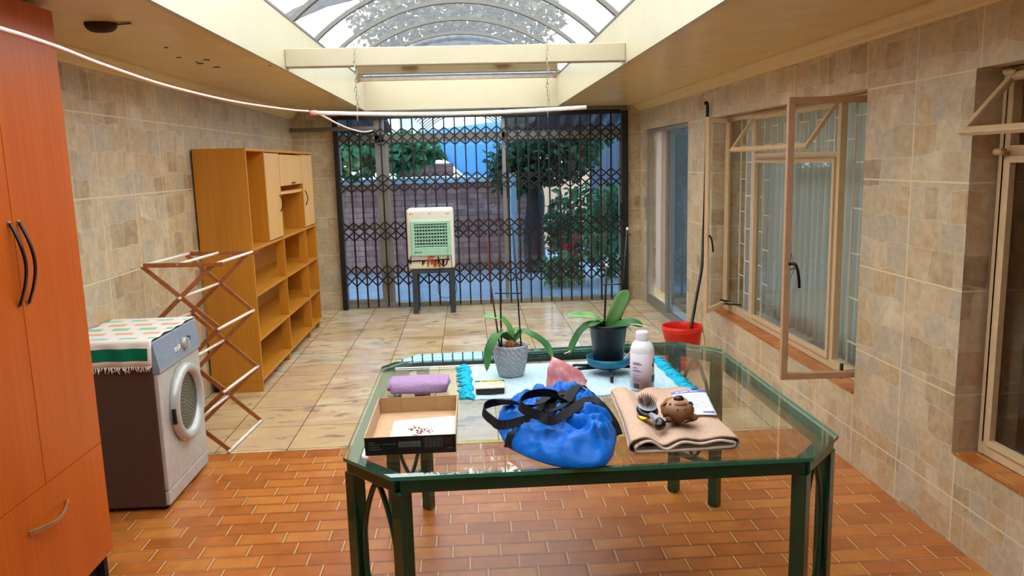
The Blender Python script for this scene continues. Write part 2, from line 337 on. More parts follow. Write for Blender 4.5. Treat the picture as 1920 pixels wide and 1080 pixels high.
t = NT('embossed_cement'); vo = t.n('ShaderNodeTexWave', wave_type='BANDS', bands_direction='DIAGONAL'); t.set(vo.inputs['Vector'], t.uv(1, 1)); vo.inputs['Scale'].default_value = 30; vo.inputs['Distortion'].default_value = 6; vo.inputs['Detail'].default_value = 2; vo.inputs['Detail Scale'].default_value = 1.4
M['cement'] = t.bsdf(t.ramp(vo.outputs[1], [(.2, hexc('a2a4a8')), (.8, hexc('b4b6b9'))]), .8, normal=t.bump(vo.outputs[1], .8, .004))
t = NT('rose_quartz'); tc = t.n('ShaderNodeTexCoord').outputs['Object']; nz = t.noise(tc, 22, 5, .65)
M['quartz'] = t.bsdf(t.ramp(nz, [(.3, hexc('b5606a')), (.52, hexc('d98a8c')), (.7, hexc('f0c0ba'))]), .35, normal=t.bump(nz, .4, .006))
# ------------------------------------------------------------------ setting
XL, XR, YB, YF, ZC, ZW = -1.97, 2.0, 9.1, -2.6, 2.26, 2.19
def struct(name, mb, mat, label=None, parent=None, **kw):
    o = mb.build(name, mat, parent, **kw)
    if parent is None: tag(o, label or 'part of the room', 'room', kind='structure')
    return o
struct('floor', MB().box(XL - .1, XR + .1, YF - .1, 4.48, -.1, 0), M['terra'], 'orange terracotta brick tile floor in the near half of the room')
struct('floor_back', MB().box(XL - .1, XR + .1, 4.482, YB + .12, -.1, 0), M['slate'], 'pale slate look tile floor in the far half of the room')
struct('trim_1', MB().box(-.42, .98, 4.462, 4.49, 0, .004), M['yellow'], 'yellow strip along the join of the two floors under the table')
struct('wall_left', MB().box(XL - .1, XL, YF, YB + .12, -.1, 2.6), M['wall'], 'left wall of flagstone patterned tiles')
DY, W1, W2, WZ = (7.09, 8.87), (3.89, 6.37), (.9, 3.045), (.39, 1.965)
w = MB()
for y0, y1 in ((YF, W2[0]), (W2[1], W1[0]), (W1[1], DY[0]), (DY[1], YB + .12)): w.box(XR, XR + .28, y0, y1, -.1, 2.6)
for (y0, y1) in (W1, W2):
    w.box(XR, XR + .28, y0, y1, -.1, WZ[0]); w.box(XR, XR + .28, y0, y1, WZ[1], 2.6)
w.box(XR, XR + .28, *DY, 1.97, 2.6)
struct('wall_right', w, M['wall'], 'right wall of flagstone patterned tiles with two windows and a sliding door')
struct('wall_back', MB().box(XL, -1.495, YB, YB + .12, -.1, 2.26).box(1.85, XR, YB, YB + .12, -.1, 2.26), M['wall'], 'tiled wall strips either side of the trellis gate')
struct('wall_front', MB().box(XL - .1, XR + .3, YF - .1, YF, -.1, 2.6), M['wall'], 'tiled wall behind the viewer')
cv = [(0, ZW), (.02, ZW), (.028, ZW + .01), (.055, ZW + .025), (.075, ZW + .055), (.09, ZW + .06), (.09, ZC), (0, ZC)]
struct('trim_2', MB().prism([(XL + a, b) for a, b in cv], 'y', YF, YB - .02), M['cornice'], 'cream cornice along the left wall')
struct('trim_3', MB().prism([(XR - a, b) for a, b in cv][::-1], 'y', YF, YB - .02), M['cornice'], 'cream cornice along the right wall')
AX, BX, SY0, SY1, UZ = -1.11, 1.03, 1.2, 8.95, 2.585
cm = MB().box(XL - .1, AX - .03, YF, YB + .12, ZC, ZC + .06).box(BX + .03, XR + .3, YF, YB + .12, ZC, ZC + .06).box(AX - .03, BX + .03, YF, SY0 - .03, ZC, ZC + .06)
struct('ceiling', cm, M['soffit'], 'lowered brown cream ceiling soffits on both sides of the skylight', bevel=.006)
up = MB().box(AX - .03, AX, SY0, SY1, ZC - .004, UZ).box(BX, BX + .03, SY0, SY1, ZC - .004, UZ).box(AX - .03, BX + .03, SY1, SY1 + .12, ZC - .004, UZ).box(AX - .03, BX + .03, SY0 - .03, SY0, ZC - .004, UZ)
struct('wall_skylight', up, M['cream'], 'cream upstand around the barrel skylight')
ed = MB()
for x in (AX - .035, BX - .005): ed.box(x, x + .04, SY0, SY1, UZ + .001, UZ + .018)
ed.box(AX - .03, BX + .03, SY1 - .005, SY1 + .03, UZ + .001, UZ + .04)
struct('trim_4', ed, M['aludark'], 'dark flashing on top of the skylight upstand')
# barrel vault
RISE = .43; HW = (BX - AX) / 2 + .01; VR = (HW * HW + RISE * RISE) / (2 * RISE); VCX = (AX + BX) / 2; VCZ = UZ + .02 + RISE - VR; A0 = math.asin(HW / VR)
sk = thing('skylight', 'clear barrel vault skylight with grey curved ribs', 'skylight', (VCX, 4, UZ), kind='structure')
arc = lambda a, r: (VCX + r * sin(a), VCZ + r * cos(a))
N = 28
MB().grid(lambda u, v: (arc(-A0 + 2 * A0 * u, VR + .02)[0], SY0 + (SY1 - SY0) * v, arc(-A0 + 2 * A0 * u, VR + .02)[1]), N, 12).build('glazing', M['poly'], sk)
for k in range(9):
    y = 5.42 + .83 * (k - 4)
    if y > SY1: continue
    b = MB()
    for i in range(N):
        (x0, z0), (x1, z1) = arc(-A0 + 2 * A0 * i / N, VR), arc(-A0 + 2 * A0 * (i + 1) / N, VR)
        b.bar((x0, y, z0), (x1, y, z1), .05, .03, up=(x0 - VCX, 0, z0 - VCZ))
    b.build('rib', M['rib'], sk)
gp = [arc(-A0 + 2 * A0 * i / N, VR + .015) for i in range(N + 1)]
MB().prism(gp, 'y', SY1 - .005, SY1 + .01).build('gable_panel', M['polyg'], sk)
# beam
struct('beam', MB().box(AX + .001, BX - .001, 5.10, 5.20, 2.272, 2.382), M['cream'], 'cream beam crossing the skylight', bevel=.004)
# chips in soffit paint
ch = MB()
for i, q in enumerate([(-1.517, 4.684, 2.259), (-1.517, 4.756, 2.259), (-1.432, 4.604, 2.259), (-1.484, 4.939, 2.259), (-1.482, 4.128, 2.259), (-1.549, 4.497, 2.259), (-1.164, 4.913, 2.259)]):
    x, y, z = q; r = .02 if i in (1, 2, 3) else .011
    ch.prism([(x + r * random.uniform(.5, 1.5) * cos(a), y + r * .9 * random.uniform(.6, 1.6) * sin(a)) for a in (0, .9, 2, 3, 4.2, 5.3)], 'z', 2.257, 2.2598)
tag(ch.build('ceiling_chips', M['lump']), 'small dark chips in the paint of the left soffit', 'paint chip', kind='stuff')

# ------------------------------------------------------------------ windows, doors
def frame_yz(mb, x0, x1, y0, y1, z0, z1, w, wb=None, wt=None):
    wb = wb or w; wt = wt or w
    mb.box(x0, x1, y0, y0 + w, z0, z1).box(x0, x1, y1 - w, y1, z0, z1).box(x0, x1, y0 + w, y1 - w, z0, z0 + wb).box(x0, x1, y0 + w, y1 - w, z1 - wt, z1)
    return mb
def leaf_frame(parent, name, o, du, dz, w, h, mat, fw=.034, ft=.03, pane=None):
    """a hinged leaf: origin o, unit directions du (width) and dz (height)"""
    o, du, dz = V(o), V(du).normalized(), V(dz).normalized(); nn = du.cross(dz)
    def P(a, b): return o + du * a + dz * b
    m = MB()
    m.bar(P(fw / 2, 0), P(fw / 2, h), fw, ft, nn).bar(P(w - fw / 2, 0), P(w - fw / 2, h), fw, ft, nn)
    m.bar(P(fw, fw / 2), P(w - fw, fw / 2), fw, ft, nn).bar(P(fw, h - fw / 2), P(w - fw, h - fw / 2), fw, ft, nn)
    c = m.build(name, mat, parent, bevel=.003)
    g = MB(); a, b = fw * .8, fw * .8
    cs = [P(a, b), P(w - a, b), P(w - a, h - b), P(a, h - b)]
    g.add([q + nn * s for s in (-.002, .002) for q in cs], [(0, 3, 2, 1), (4, 5, 6, 7), (0, 1, 5, 4), (1, 2, 6, 5), (2, 3, 7, 6), (3, 0, 4, 7)])
    g.build('pane', pane or M['wglass'], c)
    return c, P
FX0, FX1 = 2.10, 2.14
def steel_window(name, label, y0, y1, mull, tz):
    r = thing(name, label, 'window', (XR + .1, (y0 + y1) / 2, WZ[0]), kind='structure')
    f = frame_yz(MB(), FX0, FX1, y0, y1, .40, 1.962, .035, .055)
    for y in mull: f.box(FX0, FX1, y - .02, y + .02, .45, 1.93)
    f.box(FX0, FX1, mull[0] + .02, mull[1] - .02, tz - .02, tz + .02)
    f.build('frame', M['steelpaint'], r, bevel=.003)
    MB().box(XR - .006, FX0, y0 + .001, y1 - .001, .391, .399).build('sill', M['terra'], r)
    # fixed pane with its inner frame under the fanlight
    i = frame_yz(MB(), FX0 - .012, FX0 + .012, mull[0] + .02, mull[1] - .02, .45, tz - .02, .026).build('inner_frame', M['steelpaint'], r)
    MB().box(FX0 + .014, FX0 + .018, mull[0] + .03, mull[1] - .03, .46, tz - .03).build('pane', M['wglass'], i)
    bb = MB(); x = 2.20
    ys = []; y = y0 + .12
    while y < y1 - .05: ys.append(y); y += .125
    for k, y in enumerate(ys):
        if mull[0] + .05 < y < mull[1] - .05: z0 = tz
        else: z0 = .42
        bb.box(x, x + .009, y - .0045, y + .0045, z0, 1.93)
    for k in range(len(ys) - 1):
        z = .56 + (.13 if k % 2 else 0)
        while z < 1.92:
            if not (mull[0] + .05 < ys[k] + .06 < mull[1] - .05 and z < tz): bb.box(x, x + .008, ys[k], ys[k + 1], z - .004, z + .004)
            z += .26
    bb.build('burglar_bars', M['wbar'], r)
    return r
win1 = steel_window('window_1', 'wide cream steel window with two open casements and an open fanlight', W1[0] + .01, W1[1] - .01, (4.385, 5.70), 1.645)
def handle(parent, p, d, up=-1):
    p, d = V(p), V(d).normalized()
    MB().tube(catmull([p, p + d * .035, p + d * .05 + V((0, 0, -.03)), p + d * .06 + V((0, 0, -.085)), p + d * .062 + V((0, 0, -.12))], 5), [.008] * 6 + [.0075] * 15, 8).build('handle', M['gunmetal'], parent)
# near casement, swung square to the wall
c, P = leaf_frame(win1, 'casement', (2.085, 3.925, .475), (-1, .015, 0), (0, 0, 1), .47, 1.46, M['steelbrown'])
handle(c, P(.445, .62) + V((0, -.012, 0)), (.6, -.8, 0))
MB().tube([P(.02, .03) + V((-.02, .02, .0)), P(.26, .02) + V((0, .02, .0))], .006, 8).tube([P(.13, 0) + V((0, .02, -.01)), P(.13, .07) + V((0, .02, 0))], .01, 8).build('stay', M['gunmetal'], c)
# far casement, half open
c, P = leaf_frame(win1, 'casement', (2.085, 6.22, .455), (-.305, -.395, 0), (0, 0, 1), .48, 1.49, M['steelpaint'])
handle(c, P(.45, .60) + V((-.015, .0, 0)), (.8, -.6, 0))
MB().tube([P(.02, .03) + V((.02, -.05, 0)), P(.10, .02) + V((-.03, -.06, .04))], .007, 8).tube([P(.0, .0) + V((-.03, -.05, .01)), P(.1, 0) + V((.12, -.10, .02))], .006, 8).build('stay', M['gunmetal'], c)
# fanlight
c, P = leaf_frame(win1, 'fanlight', (2.095, 4.40, 1.935), (0, 1, 0), (-.175, 0, -.25), 1.30, .305, M['steelpaint'], .03, .022)
# second window, cut by the edge of the view
win2 = steel_window('window_2', 'nearest cream steel window with an open fanlight in a dark reveal', W2[0] + .01, W2[1] - .02, (1.5, 2.985), 1.645)
c, P = leaf_frame(win2, 'fanlight', (2.095, 1.52, 1.935), (0, 1, 0), (-.20, 0, -.225), 1.45, .30, M['steelpaint'], .03, .022)
MB().tube([(2.08, 2.99, 1.945), (2.08, 2.93, 1.935)], .014, 10).tube([(2.07, 3.0, 1.64), (2.07, 2.95, 1.64)], .014, 10).build('hinge', M['steelpaint'], win2)
# side sliding door
d1 = thing('door_1', 'grey aluminium sliding door in the right wall', 'door', (2.06, 7.98, 0), kind='structure')
f = frame_yz(MB(), 2.03, 2.10, DY[0] + .005, DY[1] - .005, .0, 1.968, .045, .05, .035)
f.box(2.03, 2.055, 7.96, 8.02, .05, 1.93).box(2.06, 2.085, 7.93, 7.98, .05, 1.93).box(2.03, 2.055, 8.02, 8.82, .05, .12)
f.build('frame', M['alu'], d1, bevel=.003)
MB().box(2.040, 2.044, 8.02, 8.82, .1, 1.935).build('pane', M['wglass'], d1); MB().box(2.070, 2.074, 7.13, 7.95, .05, 1.935).build('pane', M['bglass'], d1)
# glass front behind the gate
g1 = thing('door_2', 'grey aluminium glass front with sliding doors behind the trellis gate', 'door', (.17, 9.16, 0), kind='structure')
GY0, GY1 = 9.13, 9.19
f = MB()
for x0, x1 in ((-1.495, -1.44), (-1.045, -.94), (.405, .445), (1.80, 1.85)): f.box(x0, x1, GY0, GY1, 0, 2.26)
f.box(-1.44, 1.80, GY0, GY1, 2.2, 2.26).box(-1.44, 1.80, GY0, GY1, 1.91, 2.0).box(-1.44, 1.80, GY0 - .02, GY1 + .02, 0, .055)
for z0, z1 in ((1.385, 1.44), (.93, .985), (.055, .10)): f.box(-1.44, -1.045, GY0, GY1, z0, z1)
f.box(-.94, -.90, GY0 + .01, GY1, .055, 1.91).box(1.765, 1.80, GY0 + .01, GY1, .055, 1.91)
f.build('frame', M['alu'], g1, bevel=.003)
for x0, x1, z0, z1 in ((-1.44, -1.045, 2.0, 2.2), (-.94, .405, 2.0, 2.2), (.445, 1.80, 2.0, 2.2), (-1.44, -1.045, 1.44, 1.91), (-1.44, -1.045, .985, 1.385), (-1.44, -1.045, .1, .93), (-.90, .405, .055, 1.91), (.445, 1.765, .055, 1.91)):
    MB().box(x0, x1, 9.158, 9.163, z0, z1).build('pane', M['bglass'], g1)
# rooms beyond the right wall, unseen outer side opened to brighten the curtains
struct('wall_room', MB().box(2.28, 5, YF, YF + .05, -.1, 2.6).box(2.28, 5, YB, YB + .05, -.1, 2.6).box(4.95, 5, YF, 3.5, -.1, 2.6).box(4.95, 5, 6.6, 6.9, -.1, 2.6).box(4.95, 5, 3.5, 6.6, -.1, .3).box(4.95, 5, 3.5, YB, 2.45, 2.6).box(2.28, 5, 6.7, 6.75, 0, 2.5).box(2.28, 5, 3.35, 3.4, 0, 2.5), M['inner'], 'walls of the rooms beyond the right wall with openings added to light the curtains')
struct('ceiling_room', MB().box(2.3, 5, YF, YB + .05, 2.5, 2.6), M['inner'], 'ceiling of the rooms beyond the right wall')
struct('floor_room', MB().box(2.28, 5, YF, YB + .05, -.1, -.002), M['innerdark'], 'floor of the rooms beyond the right wall')

# ------------------------------------------------------------------ curtains
def curtain(name, label, x, y0, y1, z0, z1, mat, amp=.022, wl=.085, group=None):
    n = int((y1 - y0) / wl * 8)
    m = MB().grid(lambda u, v: (x + amp * sin(2 * pi * (y1 - y0) * u / wl + 1.3 * sin(9 * u) + .4 * sin(5 * v + 11 * u)) * (.6 + .4 * v), y0 + (y1 - y0) * u, z1 + (z0 - z1) * v), n, 10, .002)
    return tag(m.build(name, mat), label, 'curtain', group)
curtain('curtain', 'wide grey pleated sheer curtain behind the fixed pane of the window with the open casements', 2.42, 3.7, 5.72, .36, 2.05, M['curtain'], .036, .10)
curtain('curtain', 'narrow grey curtain bunched behind the burglar bars of the far open casement', 2.42, 5.86, 6.5, .36, 2.05, M['curtain'], .03, .1)
curtain('curtain', 'white curtain hanging inside the sliding door of the right wall', 2.135, (2.135, 8.610, 1.045)[1], min(8.855, (2.135, 9.233, 1.006)[1]), .2, 1.96, M['wcurtain'], .018, .11)
curtain('curtain', 'pinkish curtain edge beside the white curtain inside the sliding door', 2.135, (2.135, 8.352, 1.062)[1], (2.135, 8.610, 1.045)[1] - .02, .17, 1.96, M['pcurtain'], .014, .16)
# small wire ornament on the fixed pane
A, B_, D_, E_ = (2.078, 4.93, 1.02), (2.06, 4.83, .94), (2.078, 4.98, .80), (2.05, 4.90, .91)
tag(MB().tube([A, B_], .002, 5).tube([B_, D_], .002, 5).tube([A, D_], .002, 5).tube([A, E_], .0025, 5).tube([B_, E_], .004, 5).tube([D_, E_], .004, 5).build('wire_ornament', M['gunmetal']), 'small dark wire triangle ornament stuck on the fixed window pane', 'ornament')

# ------------------------------------------------------------------ outdoors
struct('ground', MB().box(-14, 14, YB + .2, 34, -.2, -.02), M['paving'], 'blue grey paving of the yard outside')
struct('trim_5', MB().box(XL - .1, XR + .3, YB + .12, YB + .35, -.1, 0), M['coping'], 'pale threshold outside the glass front')
r = thing('garden_wall', 'low dark red brick garden wall with pale coping across the yard', 'wall', (-1.2, 12.3, -.02), kind='structure')
MB().box(-6, .98, 12.25, 12.47, -.02, 1.36).build('brickwork', M['brick'], r)
MB().box(-1.05, -.22, 12.23, 12.5, 1.46, 1.66).build('pier', M['brick'], r)
MB().box(-6, .62, 12.2, 12.52, 1.36, 1.45).build('coping', M['coping'], r, bevel=.01)
n = 90
for ax0, ax1, lb in ((-2.3, -.99, 'dark corrugated awning outside above the left end of the gate'), (.46, 4.6, 'dark corrugated awning outside above the right half of the gate')):
    aw = MB().grid(lambda u, v: (ax0 + (ax1 - ax0) * u, 9.24 + 1.65 * v, 2.47 - .40 * v + .018 * sin(2 * pi * (ax1 - ax0) * u / .2)), int((ax1 - ax0) * 40), 1, .002)
    tag(aw.build('awning', M['awning']), lb, 'awning')
vrefl = thing('vault_reflection', 'added barrel vault imitating the skylight reflection in the high glass above the gate', 'vault_reflection', (VCX, 18, -.02))  # added vault that imitates the skylight mirrored in the high glass
MB().box(AX - .05, AX, 14, 23, 2.26, UZ).box(BX, BX + .05, 14, 23, 2.26, UZ).build('fascia', M['cream'], vrefl)
MB().grid(lambda u, v: (arc(-A0 + 2 * A0 * u, VR + .02)[0], 14 + 9 * v, arc(-A0 + 2 * A0 * u, VR + .02)[1]), N, 10).build('roof_sheet', M['poly'], vrefl)
for k in range(11):
    b = MB()
    for i in range(N):
        (x0, z0), (x1, z1) = arc(-A0 + 2 * A0 * i / N, VR), arc(-A0 + 2 * A0 * (i + 1) / N, VR)
        b.bar((x0, 14.2 + .83 * k, z0), (x1, 14.2 + .83 * k, z1), .05, .03, up=(x0 - VCX, 0, z0 - VCZ))
    b.build('rib', M['rib'], vrefl)
for x in (AX - .025, BX + .025):
    for y in (14.1, 22.9): MB().box(x - .03, x + .03, y - .03, y + .03, -.02, 2.26).build('post', M['cream'], vrefl)
tag(MB().grid(lambda u, v: V((-0.844, 13.200, 2.178)) * (1 - u) * (1 - v) + V((2.255, 13.600, 2.505)) * u * (1 - v) + V((0.159, 12.900, 1.252)) * v + V((0, -.15 * u * (1 - u) * 4 * (1 - v), 0)), 12, 12, .004).build('shade_canopy', M['sail']), 'blue shade cloth triangle stretched above the brick garden wall', 'shade sail')
tag(MB().prism([(2.5, 1.9), (3.4, 2.45), (4.6, 1.95), (4.6, 0), (2.5, 0)], 'y', 17, 20).build('house', M['awning']), 'grey gabled outbuilding glimpsed past the tree on the right', 'house')
tag(MB().prism([(.6, 0), (2.35, 0), (2.35, 1.55), (1.6, 1.5), (.6, 1.45)], 'y', 15, 15.3).build('plaster_wall', M['peachwall']), 'peach plaster wall behind the tree trunk, sunlight put into its pale colour', 'wall')  # pale colour stands in for sunshine on this wall
tag(MB().box(.585, .675, 11.0, 11.09, -.02, 1.5).build('post', M['post'], bevel=.01), 'pale blue post standing outside near the centre mullion', 'post')
def leaves(mb, n, fn, s0, s1, flat=.5):
    for _ in range(n):
        p = V(fn()); d = V((random.gauss(0, 1), random.gauss(0, 1), random.gauss(0, .7) - .25)).normalized(); s = random.uniform(s0, s1)
        a = d.orthogonal().normalized(); a = (a * cos(random.uniform(0, 6.3)) + d.cross(a) * sin(random.uniform(0, 6.3))).normalized() * s * .32
        k = d.cross(a).normalized() * s * .10
        mb.add([p, p + d * s * .5 + a - k, p + d * s, p + d * s * .5 - a - k, p + d * s * .5 + k * .6], [(0, 1, 4), (1, 2, 4), (2, 3, 4), (3, 0, 4)])
    return mb
def ell(c, r, hollow=.55):
    def f():
        while True:
            q = V([random.uniform(-1, 1) for _ in range(3)])
            if hollow < q.length < 1: break
        return (c[0] + q.x * r[0], c[1] + q.y * r[1], c[2] + q.z * r[2])
    return f
def plant(name, label, cat, base, trunk, crowns, mat, group=None, tr=.1):
    r = thing(name, label, cat, base, group)
    if trunk: MB().tube(catmull(trunk, 5), [tr * (1.15 - .5 * i / (5 * (len(trunk) - 1))) for i in range(5 * (len(trunk) - 1) + 1)], 10).build('trunk', M['bark'], r)
    m = MB()
    for c, rad, n, s0, s1 in crowns: leaves(m, n, ell(c, rad, .2), s0, s1)
    m.build('crown', mat, r); return r
plant('tree', 'dark tree with a thick trunk in front of the brick wall', 'tree', (1.0, 11.9, -.02), [(1.0, 11.9, -.02), (.98, 11.9, .6), (1.02, 11.9, 1.1), (.95, 11.85, 1.6), (1.1, 11.8, 2.3)],
      [((1.15, 11.75, 1.72), (.85, .5, .42), 2000, .07, .17), ((.75, 11.75, 1.45), (.45, .3, .3), 400, .07, .16), ((1.75, 11.8, 2.4), (1.1, .8, .5), 900, .12, .25)], M['fol1'], tr=.15)
plant('tree', 'leafy green tree hanging over the left end of the brick wall', 'tree', (-3.0, 11.9, -.02), [(-3.0, 11.9, -.02), (-2.9, 11.9, 1.2), (-2.4, 11.8, 2.0), (-1.9, 11.7, 2.4)],
      [((-1.5, 11.7, 1.85), (1.15, .4, .29), 1200, .1, .24), ((-.8, 11.7, 1.85), (.4, .3, .25), 260, .08, .18), ((-2.2, 11.6, 1.6), (.35, .3, .4), 220, .12, .24), ((-3.0, 11.8, 2.5), (1.1, .8, .5), 700, .12, .26)], M['fol2'], tr=.1)
plant('tree', 'tree crown spreading over the far end of the skylight', 'tree', (-3.2, 9.6, -.02), [(-3.2, 9.6, -.02), (-3.1, 9.6, 2.2), (-1.9, 9.5, 3.4), (-.2, 9.6, 3.75)],
      [((-.05, 10.05, 3.42), (1.35, .75, .52), 5200, .05, .13)], M['fol3'], tr=.08)
plant('shrub', 'bushy green shrub at the right edge of the glass front', 'shrub', (2.0, 10.95, -.02), None, [((2.0, 10.95, .62), (.42, .3, .62), 1200, .06, .14), ((2.05, 10.95, 1.05), (.3, .25, .3), 300, .06, .14)], M['fol2'])
plant('shrub', 'low green shrub at the foot of the tree trunk', 'shrub', (1.25, 10.4, -.02), None, [((1.25, 10.4, .2), (.3, .25, .22), 350, .07, .15)], M['fol2'])
plant('shrub', 'dark bluish shrub filling the gap behind the red flowers', 'shrub', (1.95, 13.2, -.02), None, [((1.95, 13.2, .62), (.75, .4, .62), 1300, .08, .18)], M['fol1'])
fl = thing('shrub', 'shrub with red flowers between the tree trunk and the right shrub', 'shrub', (1.42, 11.45, -.02))
leaves(MB(), 260, ell((1.42, 11.45, .5), (.26, .2, .5), .1), .07, .16).build('foliage', M['fol1'], fl)
for k in range(9):
    q = ell((1.45, 11.12, .48), (.14, .06, .2), 0)(); m = MB()
    for j in range(6):
        a = j * pi / 3; m.add([q, (q[0] + .04 * cos(a - .4), q[1] - .02, q[2] + .04 * sin(a - .4)), (q[0] + .055 * cos(a), q[1] - .03, q[2] + .055 * sin(a)), (q[0] + .04 * cos(a + .4), q[1] - .02, q[2] + .04 * sin(a + .4))], [(0, 1, 2, 3)])
    m.build('flower', M['flower'], fl)
# ------------------------------------------------------------------ trellis gate
gt = thing('trellis_gate', 'dark brown folding trellis security gate across the glass front', 'gate', (.17, 9.03, 0))
X0, X1, NB = -1.44, 1.77, 27
MB().box(-1.493, -1.437, 9.005, 9.06, .002, 2.2).build('post', M['iron'], gt, bevel=.004)
MB().box(1.765, 1.848, 9.005, 9.06, .002, 2.2).build('post', M['iron'], gt, bevel=.012)
MB().box(-1.437, 1.765, 9.012, 9.055, 2.165, 2.215).build('top_track', M['iron'], gt, bevel=.006)
MB().box(1.75, 1.768, 8.985, 9.05, .95, 1.15).build('lock_case', M['iron'], gt, bevel=.003)
pit = (X1 - X0) / NB
for i in range(1, NB):
    x = X0 + i * pit
    MB().box(x - .008, x + .008, 9.017, 9.025, .025, 2.165).box(x - .008, x + .008, 9.041, 9.049, .025, 2.165).build('bar', M['iron'], gt)
for zt, zb in ((2.06, 1.865), (1.553, 1.352), (1.015, .802), (.517, .275)):
    m = MB()
    for i in range(-1, NB):
        for y, (a, b) in ((9.0305, (zt, zb)), (9.0355, (zb, zt))):
            p, q = V((X0 + i * pit, y, a)), V((X0 + (i + 2) * pit, y, b))
            if i == -1: p = (p + q) / 2
            if i == NB - 1: q = (p + q) / 2
            m.bar(p, q, .004, .016, up=(0, 0, 1))
    m.build('lattice', M['iron'], gt)
# bar of aluminium between the left corner and the mullion
bar = thing('wall_rail', 'short grey aluminium rail fixed across the top left corner of the gate', 'rail', (-1.45, 8.98, 2.05))
MB().box(-1.955, -1.0, 8.955, 8.995, 2.04, 2.085).build('rail', M['aludark'], bar, bevel=.004)
MB().tube([(-1.0, 8.95, 2.06), (-1.0, 8.94, 2.06)], .012, 8).build('screw', M['rust'], bar)

# ------------------------------------------------------------------ wardrobe
wd = thing('wardrobe', 'tall cherry wood wardrobe with two doors over one wide drawer at the left edge', 'wardrobe', (-1.74, 2.68, 0))
WY0, WY1, WS, FXw = 2.255, 3.10, 2.68, -1.51
MB().box(-1.965, FXw - .02, WY0, WY1, .115, 2.245).build('body', M['cherry'], wd)
MB().box(-1.95, FXw - .05, WY0 + .02, WY1 - .02, .002, .115).box(FXw - .05, FXw - .02, WY1 - .05, WY1 - .02, .002, .115).build('plinth', M['dark'], wd)
for y0, y1, hy in ((WY0, WS - .0015, 2.655), (WS + .0015, WY1, 2.71)):
    d = MB().box(FXw - .0195, FXw, y0, y1, .581, 2.243).build('door', M['cherry'], wd, bevel=.0015)
    m = MB(); pts = [(FXw + .004 + .036 * sin(pi * t / 14), hy, 1.497 - .28 * t / 14) for t in range(15)]
    m.ribbon(pts, [(1, 0, 0)] * 15, .014, .007); m.box(FXw, FXw + .006, hy - .008, hy + .008, 1.485, 1.5, 1).box(FXw, FXw + .006, hy - .008, hy + .008, 1.214, 1.229, 1)
    m.build('handle', [M['gunmetal'], M['chrome']], d, bevel=.002)
d = MB().box(FXw - .0195, FXw, WY0, WY1, .12, .578).build('drawer', M['cherry'], wd, bevel=.0015)
m = MB(); m.ribbon([(FXw + .004 + .03 * sin(pi * t / 14), 2.54 + .26 * t / 14, .466 - .012 * sin(pi * t / 14)) for t in range(15)], [(0, 0, 1)] * 15, .006, .014); m.build('handle', M['chrome'], d, bevel=.002)

# ------------------------------------------------------------------ tumble dryer
dr = thing('tumble_dryer', 'silver tumble dryer with dark sides and a round glass door beside the wardrobe', 'tumble dryer', (-1.74, 4.01, 0))
DX0, DX1, DY0, DY1 = -1.962, -1.515, 3.72, 4.30
MB().box(DX0, DX1 - .022, DY0, DY1, .02, .848).build('body', M['drybody'], dr, bevel=.006)  # body drawn darker than the silver front
for y in (3.76, 4.26):
    for x in (-1.92, -1.56): MB().lathe([(0, .002), (.02, .002), (.02, .02), (0, .02)], x, y, 12).build('foot', M['rubber'], dr)
fr = MB().box(DX1 - .0218, DX1, DY0, DY1, .10, .69).build('front_panel', M['silver'], dr, bevel=.006)
MB().box(DX1 - .0218, DX1, DY0, DY1, .025, .097).build('kick_plate', M['silver'], dr, bevel=.006)
cp = MB().prism([(DX1 - .0218, .692), (DX1 + .012, .692), (DX1 + .012, .715), (DX1 - .012, .846), (DX1 - .0218, .848)], 'y', DY0, DY1).build('control_panel', M['silver2'], dr, bevel=.004)
kx = DX1 + .002
MB().lathe([(0, kx - .002), (.030, kx - .002), (.028, kx + .02), (.012, kx + .022), (0, kx + .022)], 4.07, .765, 24, axis='x').box(kx + .02, kx + .032, 4.062, 4.078, .737, .793).build('knob', M['silver'], cp)
for y, z in ((3.95, .755), (3.98, .755), (4.005, .76), (4.15, .775)): MB().box(kx - .004, kx + .01, y - .008, y + .008, z - .01, z + .01).build('button', M['white'] if y < 4.1 else M['black'], cp, bevel=.002)
RY, RZ, RR = 4.025, .465, .205
MB().lathe([(.150, DX1 + .012), (.158, DX1 + .034), (.178, DX1 + .044), (.196, DX1 + .036), (RR, DX1 + .014), (RR, DX1 + .0005), (.15, DX1 + .0005)], RY, RZ, 56, axis='x').build('door_ring', M['silver'], dr)
MB().lathe([(0, DX1 + .022), (.08, DX1 + .020), (.151, DX1 + .012)], RY, RZ, 40, axis='x').build('door_glass', M['wglass'], dr)
dm = MB().lathe([(0, DX1 + .003), (.148, DX1 + .003)], RY, RZ, 40, axis='x', m=0)
for k in range(1, 9):
    rr = .016 * k + .004; n = max(6, int(2 * pi * rr / .019))
    for j in range(n):
        a = 2 * pi * (j + .5 * (k % 2)) / n; y, z = RY + rr * cos(a), RZ + rr * sin(a)
        dm.lathe([(0, DX1 + .0042), (.006, DX1 + .0042)], y, z, 8, m=1, axis='x')
dm.build('drum', [M['drum'], M['dark']], dr)
MB().box(DX1 + .01, DX1 + .03, RY - RR - .004, RY - RR + .03, RZ - .06, RZ + .02).build('door_catch', M['black'], dr, bevel=.003)
